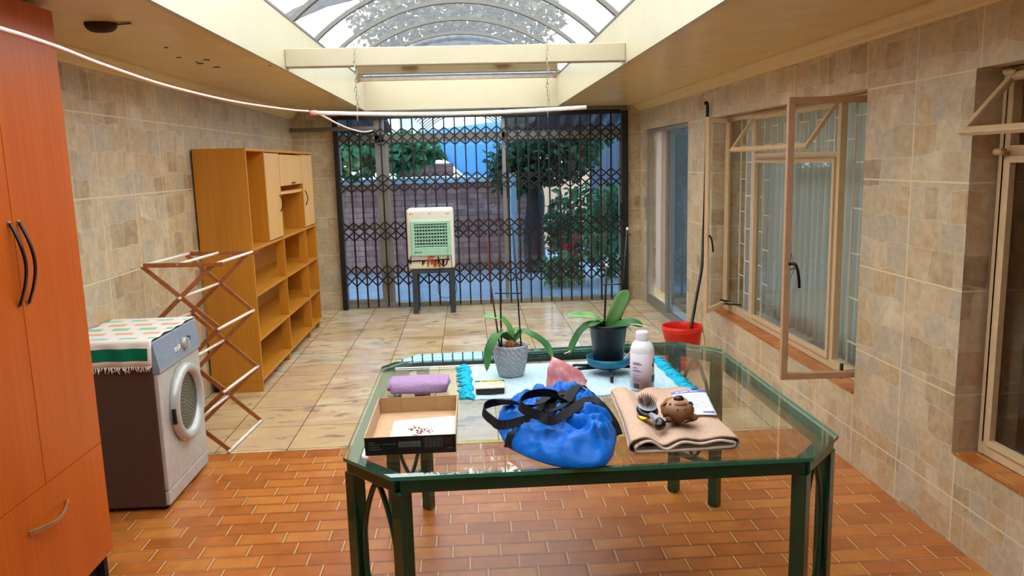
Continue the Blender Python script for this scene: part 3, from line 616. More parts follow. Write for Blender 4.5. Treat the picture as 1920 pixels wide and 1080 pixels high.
# cloth on the dryer
prof = [(DY0 - .020, .735), (DY0 - .020, .80), (DY0 - .017, .845), (DY0 - .006, .859)] + [(DY0 + .58 * k / 20, .860 + .002 * sin(k * 1.3)) for k in range(1, 20)] + [(DY1 + .006, .859), (DY1 + .017, .845), (DY1 + .02, .80), (DY1 + .02, .755)]
prof = [tuple(p)[:2] for p in catmull([(a, b, 0) for a, b in prof], 2)]
nV = len(prof) - 1; nU = 26
def cl(u, v):
    a, b = prof[round(v * nV)]
    x = -1.966 + .438 * u + (.004 * sin(v * 14) + .003 * sin(v * 31)) * (u > .95)
    return (x, a - (.006 * sin(u * 21) + .004 * sin(u * 9)) * (b < .84 and a < 3.8) + .004 * sin(u * 17) * (b < .84 and a > 4.2), b)
def clm(i, j):
    a, b = prof[j]; b2 = prof[min(j + 1, nV)][1]
    if a < DY0 - .003: return 3 if (b < .815 and j >= 1 and i < nU - 1) else 0
    if a > DY1: return 0
    r, q = divmod(j - 8, 8)
    if q < 3 and 0 <= r < 5 and (i + (4 if r % 2 else 0)) % 8 < 5: return 1 if r % 2 == 0 else 2
    return 0
ct = thing('cloth', 'white fringed cloth with mint and peach checks draped over the dryer', 'cloth', (-1.75, 4.01, .857))
MB().grid(cl, nU, nV, .0025, mfun=clm).build('fabric', [M['white_t'], M['mint_t'], M['peach_t'], M['dgreen_t']], ct)
m = MB(); m9 = MB()
for k in range(46):
    x = -1.962 + .432 * k / 45; y = DY0 - .021 - (.006 * sin((x + 1.966) / .438 * 21)); l = random.uniform(.015, .032)
    m.tube([(x, y, .738), (x + random.uniform(-.006, .006), y - .004, .738 - l * .5), (x + random.uniform(-.009, .009), y - .003, .738 - l)], [.0028, .0024, .0016], 5)
    if k % 2: m9.tube([(x, DY1 + .022, .757), (x + random.uniform(-.01, .01), DY1 + .028, .757 - l)], [.0028, .0018], 5)
m.build('fringe', M['white_t'], ct); m9.build('fringe', M['white_t'], ct)

# ------------------------------------------------------------------ clothes airer
ai = thing('clothes_airer', 'wooden concertina clothes airer with white dowels standing behind the dryer', 'clothes airer', (-1.64, 4.77, 0))
zs = [.008, .375, .748, 1.122]
def afr(y, xl, xr, sgn):
    for i in range(3):
        MB().bar((xl, y - .007, zs[i]), (xr, y - .007, zs[i + 1]), .009, .026).build('slat', M['slat'], ai, bevel=.002)
        MB().bar((xr, y + .007, zs[i]), (xl, y + .007, zs[i + 1]), .009, .026).build('slat', M['slat'], ai, bevel=.002)
    MB().bar((xl + .02, y + sgn * .022, 1.128), (xr + .06, y + sgn * .022, 1.122), .009, .026).build('slat', M['slat'], ai, bevel=.002)
NX, FXa = (-1.862, -1.458), (-1.80, -1.413)
afr(4.50, *NX, -1); afr(5.035, *FXa, 1)
def dow(a, z, top=False): MB().tube([(NX[0] + (NX[1] - NX[0]) * a, 4.474, z), (FXa[0] + (FXa[1] - FXa[0]) * a, 5.062, z)], .0085, 10).build('dowel', M['dowel'], ai)
for i in range(3): dow(1, zs[i] + (.004 if i == 0 else 0)); dow(0, zs[i] + (.004 if i == 0 else 0)); dow(.5, (zs[i] + zs[i + 1]) / 2)
for a in (.03, .5, 1.06): dow(a, 1.128)

# ------------------------------------------------------------------ bookcase
bk = thing('wall_unit', 'tall honey oak shelving unit with three small doors against the left wall', 'shelving unit', (-1.76, 6.96, 0))
BX0, BX1, BY0, BY1, T = -1.955, -1.58, 5.76, 8.165, .02
for y in (BY0, BY1 - T): MB().box(BX0, BX1, y, y + T, .075, 1.80).build('side_panel', [M['oak']], bk, bevel=.0015)
ys = (6.74, 7.65); yu = 6.265
for n, z in (('top_panel', 1.78), ('shelf', 1.055), ('shelf', .715), ('shelf', .38), ('bottom_panel', .076)):
    MB().box(BX0, BX1 - (.001 if z != 1.78 else 0), BY0 + T + .0005, BY1 - T - .0005, z, z + T).build(n, M['oak'], bk, bevel=.0015)
for y in ys:
    MB().box(BX0 + .01, BX1 - .001, y, y + T, 1.0755, 1.7795).build('divider', M['oak'], bk)
    for z0, z1 in ((.0965, .3795), (.4005, .7145), (.7355, 1.0545)): MB().box(BX1 - .075, BX1 - .001, y, y + T, z0, z1).build('divider', M['oak'], bk)
MB().box(BX0 + .01, BX1 - .001, yu, yu + T, 1.0755, 1.7795).build('divider', M['oak'], bk)
for y0, y1, z0, z1 in ((BY0 + T, BY1 - T, 1.0755, 1.7795), (ys[0], BY1 - T, .0965, .3795), (ys[0], BY1 - T, .4005, .7145), (ys[0], BY1 - T, .7355, 1.0545), (BY0 + T, ys[0], .0965, .3795)):
    MB().box(BX0 + .001, BX0 + .008, y0 + .001, y1 - .001, z0, z1).build('back_panel', M['oakback'], bk)
def bow(parent, y, z0, z1, x=BX1):
    MB().tube([(x + .002 + .022 * sin(pi * t / 10), y, z0 + (z1 - z0) * t / 10) for t in range(11)], .0045, 8).build('handle', M['gunmetal'], parent)
d = MB().box(BX1 - .018, BX1, yu + T + .002, ys[0] - .002, 1.083, 1.772).build('door', M['oakdoor'], bk, bevel=.003); bow(d, ys[0] - .05, 1.29, 1.43)
d = MB().box(BX1 - .018, BX1, ys[1] + T + .002, BY1 - T - .002, 1.083, 1.772).build('door', M['oakdoor'], bk, bevel=.003); bow(d, ys[1] + T + .06, 1.29, 1.43)
d = MB().box(BX1 - .018, BX1, ys[0] + T + .002, ys[1] - .002, 1.50, 1.765).build('flap_door', M['oakdoor'], bk, bevel=.003)
MB().box(BX1, BX1 + .012, 7.18, 7.32, 1.515, 1.523).build('handle', M['gunmetal'], d)
for y in (6.80, 7.35): MB().box(BX1 - .005, BX1 + .004, y, y + .06, 1.766, 1.778).build('hinge', M['gunmetal'], d)
MB().prism([(BX1 - .06, ys[0] + T + .001)] + [(BX1 - .01 + .035 * sin(pi * k / 12), ys[0] + T + .001 + (ys[1] - ys[0] - T - .002) * k / 12) for k in range(13)] + [(BX1 - .06, ys[1] - .001)], 'z', 1.43, 1.452).build('bowed_shelf', M['oakdoor'], bk)
MB().box(BX0 + .05, BX1 - .004, BY0 + .003, BY0 + .022, .002, .0745).build('plinth', M['oak'], bk)
for y in (6.72, 7.63, 8.1): MB().box(BX1 - .06, BX1 - .02, y, y + .05, .002, .0745).build('foot', M['oakback'], bk)
MB().box(BX0 + .003, BX0 + .045, BY0 + .03, BY0 + .08, .002, .0745).build('foot', M['dark'], bk)

# ------------------------------------------------------------------ evaporative cooler
co = thing('air_cooler', 'ivory evaporative air cooler with a mint grille and rusty lower edge on a steel stand', 'air cooler', (-.435, 8.78, .50))
MB().box(-.69, -.175, 8.63, 8.95, .502, 1.17).build('housing', M['coolw'], co, bevel=.03, seg=4)
MB().box(-.62, -.245, 8.6285, 8.6305, 1.075, 1.135).build('lid_seam', M['coolw'], co, bevel=.001)
m = MB()
for x in (-.645, -.62, -.435, -.255, -.23): m.box(x - .005, x + .005, 8.626, 8.631, 1.112, 1.12)
m.build('screw', M['gunmetal'], co)
g = MB(); a0, a1, c0, c1 = -.645, -.21, .655, 1.04; e0, e1, f0, f1 = -.605, -.25, .75, 1.005
g.box(a0, e0, 8.60, 8.629, c0, c1).box(e1, a1, 8.60, 8.629, c0, c1).box(e0, e1, 8.60, 8.629, c0, f0).box(e0, e1, 8.60, 8.629, f1, c1)
gp_ = g.build('front_panel', M['mint'], co, bevel=.006)
MB().box(e0, e1, 8.6245, 8.6285, f0, f1).build('grille_back', M['dark'], gp_)
m = MB()
for k in range(7): z = f0 + .018 + (f1 - f0 - .036) * k / 6; m.add([(e0, 8.606, z - .008), (e1, 8.606, z - .008), (e1, 8.622, z + .006), (e0, 8.622, z + .006), (e0, 8.606, z - .004), (e1, 8.606, z - .004), (e1, 8.622, z + .010), (e0, 8.622, z + .010)], [(0, 3, 2, 1), (4, 5, 6, 7), (0, 1, 5, 4), (1, 2, 6, 5), (2, 3, 7, 6), (3, 0, 4, 7)])
for k in range(11): x = e0 + .02 + (e1 - e0 - .04) * k / 10; m.box(x - .0065, x + .0065, 8.612, 8.624, f0, f1)
m.build('grille', M['mintd'], gp_)
MB().box(-.615, -.53, 8.5985, 8.6, .69, .70).build('badge', M['bluelabel'], gp_)
MB().box(-.30, -.24, 8.5985, 8.6, .70, .706).build('badge', M['mintd'], gp_)
m = MB().tube([(-.66, 8.615, .60), (-.44, 8.612, .603), (-.23, 8.615, .61)], .007, 8).tube([(-.672, 8.612, .585), (-.672, 8.612, .62)], .02, 10).tube([(-.665, 8.612, .57), (-.655, 8.612, .655)], .006, 6)
m.build('water_pipe', M['gunmetal'], co)
m = MB(); random.seed(3)
for k in range(16):
    x = -.62 + .37 * random.random(); l = random.uniform(.02, .07); m.box(x - random.uniform(.004, .012), x + random.uniform(.004, .012), 8.6290, 8.6298, .59 - l, .596)
m.build('rust_streaks', M['rust'], co)
m = MB()
for k in range(5): m.tube(catmull([(-.46 + .02 * k, 8.618, .65), (-.44 + random.uniform(-.05, .05), 8.60, .61), (-.42 + .015 * k, 8.61, .57), (-.40 + random.uniform(-.04, .04), 8.612, .60)], 5), .003, 6)
m.build('wires', M['redw'], co)
MB().tube(catmull([(-.36, 8.615, .64), (-.32, 8.60, .55), (-.27, 8.60, .56), (-.245, 8.61, .65)], 6), .006, 6).tube(catmull([(-.215, 8.612, .66), (-.20, 8.585, .45), (-.165, 8.59, .30), (-.20, 8.59, .21), (-.30, 8.60, .18), (-.36, 8.60, .22), (-.37, 8.60, .34), (-.345, 8.61, .45), (-.34, 8.61, .56)], 6), .0035, 6).build('power_cord', M['black'], co)
cs = thing('cooler_stand', 'dark grey square steel stand under the evaporative air cooler', 'stand', (-.43, 8.78, 0))
for x in (-.655, -.24):
    for y in (8.64, 8.88): MB().box(x, x + .055, y, y + .055, .002, .455).build('leg', M['steelgrey'], cs, bevel=.003)
MB().box(-.655, -.185, 8.64, 8.695, .455, .498).box(-.655, -.185, 8.88, 8.935, .455, .498).box(-.655, -.60, 8.695, 8.88, .455, .498).box(-.24, -.185, 8.695, 8.88, .455, .498).build('top_frame', M['steelgrey'], cs)

# ------------------------------------------------------------------ hanging rail, chains, rope, light
PY = 5.04
hp = thing('hanging_rail', 'long white tube hanging level from two chains under the beam', 'hanging rail', (-.09, PY, 1.97))
MB().tube([(-.945 + 1.71 * k / 20, PY, 1.985 - .022 * sin(pi * k / 20) - .004 * k / 20) for k in range(21)], .0125, 12).build('tube', M['tubew'], hp)
MB().tube([(-.965, PY, 1.985), (-.925, PY, 1.985)], .0155, 12).build('end_cap', M['pink'], hp)
def chain(x, label):
    m = MB(); z0, z1 = 1.945, 2.40; n = 19
    def link(c, d, s, L=.017, Wd=.0075):
        m.tube([V(c) + V(d) * L * cos(a) + V(s) * Wd * sin(a) for a in [2 * pi * k / 10 for k in range(10)]], .0022, 5, closed=True)
    for k in range(n): link((x + .004 * sin(k), PY, z1 - (z1 - z0) * k / (n - 1)), (0, 0, 1), (1, 0, 0) if k % 2 else (0, 1, 0))
    o = m.build('hanging_chain', M['chain']); return tag(o, label, 'chain', 'chains holding the hanging rail')
chain(-.672, 'thin metal chain holding the left part of the white hanging tube'); chain(.522, 'thin metal chain holding the right part of the white hanging tube')
pts = [(-0.969, 5.020, 1.994), (-1.004, 4.600, 1.977), (-1.072, 3.800, 1.961), (-1.077, 3.000, 1.955), (-1.033, 2.400, 1.955), (-0.984, 2.050, 1.953), (-0.962, 1.850, 1.951), (-0.934, 1.700, 1.943), (-0.895, 1.500, 1.932), (-0.851, 1.300, 1.919)]
pts = catmull(pts, 8)
m = MB(); m.tube(pts, .0045, 8)
acc = 0; L = [0]
for a, b in zip(pts, pts[1:]): L.append(L[-1] + (b - a).length)
def at(s):
    for k in range(len(pts) - 1):
        if L[k + 1] >= s: return pts[k].lerp(pts[k + 1], (s - L[k]) / max(1e-6, L[k + 1] - L[k]))
    return pts[-1]
for ph in (0, pi):
    m.tube([at(s) + V((0, .0038 * cos(s * 260 + ph), .0038 * sin(s * 260 + ph))) for s in [L[-1] * k / 620 for k in range(621)]], .003, 4)
rp = thing('washing_line_cord', 'pale pink twisted washing line stretched past the wardrobe to the hanging white tube', 'washing line', tuple(pts[0]))
m.build('line', M['rope'], rp)
MB().tube(catmull([(-0.919, 5.080, 1.982), (-0.957, 5.600, 1.983), (-1.016, 6.400, 1.987), (-1.071, 7.400, 1.994), (-1.080, 8.400, 2.004), (-1.040, 8.920, 2.035)], 8), .007, 8).build('loose_end', M['rope'], rp)
li = thing('ceiling_light', 'cream batten light with one white fluorescent tube mounted behind the beam', 'ceiling light', (-.05, 5.27, 2.30))
MB().box(-.70, .61, 5.245, 5.30, 2.235, 2.30).box(-.70, -.69, 5.24, 5.31, 2.185, 2.30).box(.60, .61, 5.24, 5.31, 2.2, 2.30).box(-.4, -.3, 5.203, 5.245, 2.28, 2.30).box(.2, .3, 5.203, 5.245, 2.28, 2.30).build('batten', M['cream'], li, bevel=.003)
MB().tube([(-.675, 5.27, 2.205), (.585, 5.27, 2.205)], .014, 12).build('tube', M['tubew'], li)
for x in (-.688, .587): MB().tube([(x, 5.27, 2.205), (x + .012, 5.27, 2.205)], .017, 12).build('end_cap', M['pink'], li)
# dark lump on the soffit
lx, ly, lz = (-1.488, 3.446, 2.250)
lp = thing('ceiling_lump', 'dark brown lump with a thin spike stuck on the left soffit', 'lump', (lx, ly, lz))
MB().grid(lambda u, v: (lx + .066 * (2 * u - 1), ly + .05 * cos(pi * v) * (1 - abs(2 * u - 1) ** 3) ** .5 * (1 - .3 * u), 2.2585 - .038 * sin(pi * v) * (1 - abs(2 * u - 1) ** 3) ** .5), 16, 10).build('body', M['lump'], lp)
MB().add([(lx + .06, ly, 2.25), (lx + .125, ly - .02, 2.256), (lx + .12, ly + .02, 2.257), (lx + .06, ly + .01, 2.257)], [(0, 1, 2), (0, 2, 3), (0, 3, 1), (1, 3, 2)]).build('spike', M['lump'], lp)

# ------------------------------------------------------------------ hose, bucket
hs = tag(MB().tube(catmull([(1.95, 6.44, 2.08), (1.972, 6.44, 2.075), (1.976, 6.45, 1.9), (1.97, 6.46, 1.3), (1.965, 6.47, 1.0), (1.93, 6.39, .75), (1.85, 6.25, .54), (1.768, 6.09, .36), (1.735, 6.05, .2)], 8), .0135, 10).build('hose', M['black']), 'black hose hanging down the right wall into the red bucket', 'hose')
bu = thing('bucket', 'bright red plastic bucket on the floor by the right wall', 'bucket', (1.66, 6.0, 0))
MB().lathe([(0, .006), (.122, .006), (.126, .012), (.150, .29), (.158, .29), (.16, .335), (.155, .338), (.151, .333), (.147, .29), (.12, .02), (0, .018)], 1.66, 6.0, 48).lathe([(.152, .315), (.163, .318), (.163, .322), (.152, .325)], 1.66, 6.0, 48).build('body', M['red'], bu)
MB().tube(catmull([(1.495, 6.0, .30), (1.51, 5.90, .2), (1.58, 5.84, .10), (1.66, 5.825, .08), (1.75, 5.84, .13), (1.81, 5.90, .21), (1.825, 6.0, .30)], 6), .0035, 6).build('handle', M['pink'], bu)
# ------------------------------------------------------------------ glass table
TZ = .762
OCT = [(-.415, 2.33), (-.25, 2.155), (.995, 2.155), (1.155, 2.33), (1.155, 3.50), (1.0, 3.69), (-.268, 3.63), (-.413, 3.43)]
tb = thing('glass_table', 'green metal table with an eight sided clear glass top', 'table', (.37, 2.92, 0))
cxy = V((.37, 2.92)); inset = lambda p, d: tuple(V(p) + (cxy - V(p)).normalized() * d)
g = MB(); n = 8
g.add([(x, y, z) for z in (.7505, TZ) for x, y in OCT], [tuple(range(8))[::-1], tuple(range(8, 16))], 0)
g.add([(x, y, z) for z in (.7505, TZ) for x, y in OCT], [(i, (i + 1) % 8, 8 + (i + 1) % 8, 8 + i) for i in range(8)], 1)
g.build('glass_top', [M['gglass'], M['gedge']], tb)
RI = [inset(p, .035) for p in OCT]
for i in range(8):
    p, q = RI[i], RI[(i + 1) % 8]
    MB().bar((*p, .729), (*q, .729), .045, .041).build('rail', M['green'], tb, bevel=.004)
LEG = [inset(p, .037) for p in OCT]
for k, (x, y) in enumerate(LEG):
    nx = LEG[k ^ 1]; d = (V(nx) - V((x, y))).normalized(); e = V((-d.y, d.x)); w = .0225
    vs = [(x + a * d.x * w + b * e.x * w, y + a * d.y * w + b * e.y * w, z) for z in (.003, .7085) for a, b in ((-1, -1), (1, -1), (1, 1), (-1, 1))]
    MB().add(vs, [(0, 3, 2, 1), (4, 5, 6, 7), (0, 1, 5, 4), (1, 2, 6, 5), (2, 3, 7, 6), (3, 0, 4, 7)]).build('leg', M['green'], tb, bevel=.003)
for k in (0, 2, 4, 6):
    p, q = V(LEG[k]), V(LEG[k + 1]); c = (p + q) / 2; d = (q - p).normalized(); h = (q - p).length / 2 - .032
    for sg in (1, -1):
        pts = [(c.x + d.x * sg * h * (sin(pi * t / 20) ** .8), c.y + d.y * sg * h * (sin(pi * t / 20) ** .8), .708 - .50 * t / 20) for t in range(21)]
        MB().tube(pts, .009, 8).build('curved_brace', M['green'], tb)
    MB().bar((p.x + d.x * .024, p.y + d.y * .024, .205), (q.x - d.x * .024, q.y - d.y * .024, .205), .02, .02).build('stretcher', M['green'], tb)

# ------------------------------------------------------------------ rug on the table
rg = thing('woven_rug', 'pale blue woven rug with turquoise fringes spread over the back of the glass table', 'rug', (.4, 3.09, TZ))
RC = [(-.005, 2.853), (.80, 2.845), (.785, 3.36), (-.02, 3.345)]
def bil(u, v): return V(RC[0]).lerp(V(RC[1]), u).lerp(V(RC[3]).lerp(V(RC[2]), u), v)
def rugf(u, v):
    p = bil(u, v); return (p.x + .004 * sin(v * 25), p.y + .005 * sin(u * 19) * (1 - v), TZ + .0065 + .0008 * sin(u * 60))
MB().grid(rugf, 60, 30, .005).build('weave', M['rug'], rg)
for sgn, u in ((-1, 0), (1, 1)):
    m = MB(); random.seed(5 + u)
    for k in range(95):
        v = k / 94 * .98 + .01; p = V(rugf(u, v)); l = random.uniform(.03, .06); a = random.uniform(-.5, .5)
        q = p + V((sgn * l * .5, l * .3 * a, random.uniform(.002, .012))); e = p + V((sgn * l, l * a, random.uniform(-.002, .004)))
        e.z = max(e.z, TZ + .004)
        m.tube([p - V((0, 0, .002)), q, e], [.005, .0055, .0035], 5)
    m.build('fringe', M['fringe'], rg)
RZ0 = TZ + .0085

# ------------------------------------------------------------------ orchids
def leaf(parent, pts, w, mat, up=(0, 0, 1), fold=.18, tip=.75):
    P = catmull(pts, 6); N = len(P) - 1
    def f(u, v):
        i = min(N, round(u * N)); p = P[i]; d = (P[min(i + 1, N)] - P[max(i - 1, 0)]).normalized()
        s = d.cross(V(up)); s = s.normalized() if s.length > 1e-4 else V((1, 0, 0)); n = s.cross(d)
        t = u; pr = (min(1, t / .35) ** .6 * .65 + .35) * (1 - max(0, (t - tip) / (1 - tip)) ** 2.2 * .97)
        a = 2 * v - 1
        return p + s * a * w * .42 * pr + n * fold * w * .5 * abs(a) * pr
    return MB().grid(f, N, 6, .0016).build('leaf', mat, parent)
PX, PYY = .153, 3.175
po = thing('potted_orchid', 'orchid without flowers in a grey embossed cement pot', 'potted plant', (PX, PYY, RZ0))
MB().lathe([(0, RZ0 + .001), (.050, RZ0 + .001), (.054, RZ0 + .006), (.068, RZ0 + .06), (.073, RZ0 + .105), (.072, RZ0 + .118)], PX, PYY, 48).lathe([(.072, RZ0 + .118), (.0735, RZ0 + .121), (.0735, RZ0 + .130), (.069, RZ0 + .133), (.064, RZ0 + .130), (.062, RZ0 + .1), (0, RZ0 + .1)], PX, PYY, 48).build('pot', M['cement'], po)
MB().grid(lambda u, v: (PX + .0625 * u * cos(2 * pi * v), PYY + .0625 * u * sin(2 * pi * v), RZ0 + .117 + .008 * noise.noise((u * 9 * cos(2 * pi * v), u * 9 * sin(2 * pi * v), 0))), 6, 24).build('bark_chips', M['soil'], po)
b = MB(); random.seed(2)
for k in range(7): a = k * .9; b.tube([(PX + .008 * cos(a), PYY - .01 + .008 * sin(a), RZ0 + .11), (PX + .016 * cos(a), PYY - .01 + .014 * sin(a), RZ0 + .135), (PX + .006 * cos(a), PYY - .01 + .005 * sin(a), RZ0 + .152)], [.007, .008, .004], 6)
b.build('bulb', M['bulb'], po)
B0 = (PX + .012, PYY - .008, RZ0 + .145)
leaf(po, [B0, (PX - .005, PYY, RZ0 + .20), (PX - .04, PYY - .005, RZ0 + .245), (0.041, 3.160, 1.025)], .05, M['leaf'], (.3, -.4, 1))
leaf(po, [B0, (PX - .03, PYY - .03, RZ0 + .185), (0.097, 3.100, 0.960), (0.064, 3.070, 0.909), (0.050, 3.040, 0.826)], .048, M['leafd'], (-.6, -1, .3))
leaf(po, [B0, (PX + .05, PYY - .01, RZ0 + .185), (0.236, 3.140, 0.950), (0.293, 3.120, 0.910), (0.321, 3.080, 0.856)], .042, M['leafd'], (.3, -.6, 1))
leaf(po, [B0, (PX + .018, PYY - .005, RZ0 + .19), (0.190, 3.170, 0.966)], .025, M['leaf'], (-1, -.5, .5))
def stake(parent, p, q, mat=None, r=.0032, tip=False):
    p, q = V(p), V(q); o = MB().tube([p, q], r, 8).build('stake', mat or M['stake'], parent)
    if tip: MB().tube([q, q + (q - p).normalized() * .012], r * 1.25, 8).build('cut_tip', M['tip'], o)
stake(po, (PX - .038, PYY - .02, RZ0 + .115), (0.119, 3.170, 1.408), r=.0036); stake(po, (PX + .045, PYY - .01, RZ0 + .115), (0.175, 3.170, 1.391))
MB().tube([(PX - .043, PYY - .015, RZ0 + .115), (0.075, 3.160, 1.188), (0.071, 3.150, 1.364)], [.0036, .0032, .0026], 8).build('flower_stem', M['stem'], po)
MB().tube([(0.094, 3.150, 1.123), (0.206, 3.150, 1.119)], .0026, 8).build('stake_clip', M['stake'], po)
# black pot on saucer on stand
QX, QY = .560, 3.15; SZ = RZ0 + .036
st = thing('plant_stand', 'low black iron plant stand with bent legs under the teal saucer', 'plant stand', (QX, QY, RZ0))
rm = MB(); rm.tube([(QX + .055 * cos(a), QY + .055 * sin(a), SZ - .0075) for a in [2 * pi * k / 28 for k in range(28)]], .005, 8, closed=True); rm.build('ring', M['black'], st)
for a in (-95, -168, 165, -15, 22, 92):
    a = math.radians(a); c_, s_ = cos(a), sin(a)
    MB().tube([(QX + r * c_, QY + r * s_, z) for r, z in ((.05, SZ - .009), (.135, SZ - .008), (.146, SZ - .010), (.150, SZ - .016), (.152, RZ0 + .001))], .007, 8).build('leg', M['black'], st)
sc = MB().lathe([(0, SZ), (.082, SZ), (.087, SZ + .004), (.092, SZ + .034), (.0895, SZ + .034), (.084, SZ + .007), (0, SZ + .004)], QX, QY, 48).build('saucer', M['teal'])
tag(sc, 'round teal plastic saucer on the black plant stand', 'saucer')
PZ = SZ + .009
p2 = thing('potted_orchid', 'orchid without flowers in a black plastic pot on the teal saucer', 'potted plant', (QX, QY, PZ))
MB().lathe([(0, PZ + .001), (.058, PZ + .001), (.060, PZ + .004), (.076, PZ + .148), (.081, PZ + .150), (.082, PZ + .164), (.079, PZ + .166), (.074, PZ + .15), (.07, PZ + .14), (0, PZ + .14)], QX, QY, 44).build('pot', M['blackpot'], p2)
MB().grid(lambda u, v: (QX + .072 * u * cos(2 * pi * v), QY + .072 * u * sin(2 * pi * v), PZ + .152 + .008 * noise.noise((u * 9 * cos(2 * pi * v), u * 9 * sin(2 * pi * v), 3))), 6, 24).build('bark_chips', M['soil'], p2)
B0 = (QX - .012, QY - .02, PZ + .155)
leaf(p2, [B0, (0.581, 3.120, 1.022), (0.607, 3.120, 1.077), (0.636, 3.120, 1.122)], .075, M['leaf'], (.25, -1, .15), .1, .7)
leaf(p2, [B0, (0.502, 3.100, 1.015), (0.451, 3.090, 1.028), (0.378, 3.080, 1.033)], .045, M['leaf'], (0, -.5, 1), .2)
leaf(p2, [B0, (0.479, 3.090, 0.994), (0.432, 3.070, 0.971), (0.400, 3.060, 0.920), (0.385, 3.050, 0.879)], .034, M['leafd'], (-.5, -1, .5))
leaf(p2, [B0, (0.605, 3.100, 0.987), (0.647, 3.090, 0.994), (0.691, 3.080, 0.977)], .05, M['leafd'], (0, -.6, 1), .1)
leaf(p2, [B0, (0.532, 3.120, 1.001), (0.499, 3.080, 0.998), (0.464, 3.050, 0.990)], .03, M['leafd'], (0, -.4, 1), .1)
for q in ([(0.621, 3.100, 0.976), (0.652, 3.060, 0.992), (0.695, 3.040, 0.983), (0.730, 3.040, 0.962), (0.760, 3.040, 0.937)], [(0.634, 3.100, 0.975), (0.656, 3.080, 0.934), (0.643, 3.080, 0.883), (0.612, 3.080, 0.846)], [(0.395, 3.060, 0.898), (0.381, 3.050, 0.890), (0.363, 3.050, 0.884)]):
    MB().tube(catmull(q, 5), .0022, 6).build('aerial_root', M['tip'], p2)
stake(p2, (QX - .02, QY - .025, PZ + .15), (0.550, 3.125, 1.221), tip=True, r=.0042)
stake(p2, (QX + .045, QY - .02, PZ + .15), (0.637, 3.130, 1.365), tip=True, r=.0042)
MB().tube([(0.526, 3.115, 1.149), (0.625, 3.120, 1.147)], .0026, 8).build('stake_clip', M['stake'], p2)
for y in (441, 479): MB().tube([(0.626, 3.120, 1.349) if y == 441 else (0.621, 3.120, 1.267), (0.648, 3.120, 1.349) if y == 441 else (0.643, 3.120, 1.266)], .002, 6).build('stake_clip', M['stake'], p2)

# ------------------------------------------------------------------ rose quartz
import bmesh
bm = bmesh.new(); random.seed(11)
qx, qy = .352, 2.945
base = [(-.075, -.03), (-.06, .05), (0, .075), (.06, .055), (.085, 0), (.06, -.045), (-.02, -.06)]
pts = [(qx + x, qy + y, RZ0 + .002) for x, y in base] + [(qx - .078, qy - .02, RZ0 + .045), (qx + .088, qy - .01, RZ0 + .03), (qx + .06, qy + .05, RZ0 + .045), (qx - .06, qy + .045, RZ0 + .07), (qx - .066, qy - .02, RZ0 + .095), (qx - .048, qy + .01, RZ0 + .128), (qx - .035, qy - .015, RZ0 + .126), (qx - .01, qy + .03, RZ0 + .105), (qx + .035, qy - .01, RZ0 + .085), (qx + .0, qy - .05, RZ0 + .06), (qx + .07, qy + .02, RZ0 + .055)]
vs = [bm.verts.new(p) for p in pts]
bmesh.ops.convex_hull(bm, input=vs)
for v_ in [v_ for v_ in bm.verts if not v_.link_faces]: bm.verts.remove(v_)
bmesh.ops.triangulate(bm, faces=bm.faces[:]); bmesh.ops.subdivide_edges(bm, edges=bm.edges[:], cuts=3, use_grid_fill=True)
for v_ in bm.verts:
    k = noise.noise(v_.co * 22) * .006 + noise.noise(v_.co * 60) * .0025
    if v_.co.z > RZ0 + .006: v_.co += (v_.co - V((qx, qy, RZ0 + .04))).normalized() * k
bm.verts.index_update()
qm = MB(); qm.add([v_.co[:] for v_ in bm.verts], [tuple(x.index for x in f.verts) for f in bm.faces], 0, True); bm.free()
tag(qm.build('rose_quartz', M['quartz'], bevel=.0), 'rough pink rose quartz stone on the blue rug', 'crystal')

# ------------------------------------------------------------------ bottle
bx, by, bz = .645, 2.892, RZ0 + .001
bo = thing('bottle', 'white plastic bottle with a screw cap and pale printed label', 'bottle', (bx, by, bz))
MB().lathe([(0, bz), (.040, bz), (.0455, bz + .006), (.0455, bz + .152), (.044, bz + .166), (.038, bz + .18), (.028, bz + .190), (.023, bz + .194), (.0, bz + .195)], bx, by, 40).build('body', M['bottle'], bo)
cp_ = MB(); cp_.lathe([(.0235, bz + .1935), (.0242, bz + .196)] , bx, by, 48)
vs = []; cp_.lathe([(.0242, bz + .196), (.0242, bz + .224), (.0225, bz + .228), (0, bz + .2285)], bx, by, 48)
for k in range(24):
    a = 2 * pi * k / 24; cp_.bar((bx + .0244 * cos(a), by + .0244 * sin(a), bz + .198), (bx + .0244 * cos(a), by + .0244 * sin(a), bz + .222), .0022, .0016, (cos(a), sin(a), 0))
cp_.build('cap', M['bottle'], bo)
def wrap(a0, a1, z0, z1, r=.0462, n=None):
    n = n or max(2, int((a1 - a0) / 6)); return MB().grid(lambda u, v: (bx + r * cos(math.radians(a0 + (a1 - a0) * u)), by + r * sin(math.radians(a0 + (a1 - a0) * u)), z0 + (z1 - z0) * v), n, 1, .0004)
wrap(-190, 10, bz + .012, bz + .148).build('label', M['blabel'], bo)
random.seed(4)
for k, (z, a0, a1, h) in enumerate([(.112, -150, -115, .003), (.106, -152, -105, .004), (.093, -150, -125, .003), (.083, -150, -112, .0025), (.079, -150, -100, .002), (.064, -150, -118, .002), (.055, -150, -125, .003), (.049, -150, -108, .002), (.044, -150, -112, .002), (.038, -150, -125, .002)]):
    wrap(a0, a1, bz + z, bz + z + h, .0467).build('print_line', M['ptext'], bo)
m = MB()
for k in range(7): m2 = wrap(-146 + k * 4.4, -146 + k * 4.4 + (1.4 + 1.4 * (k % 3)), bz + .014, bz + .032, .0467, 2); m.add(m2.v, m2.f)
m.build('barcode', M['bprint'], bo)
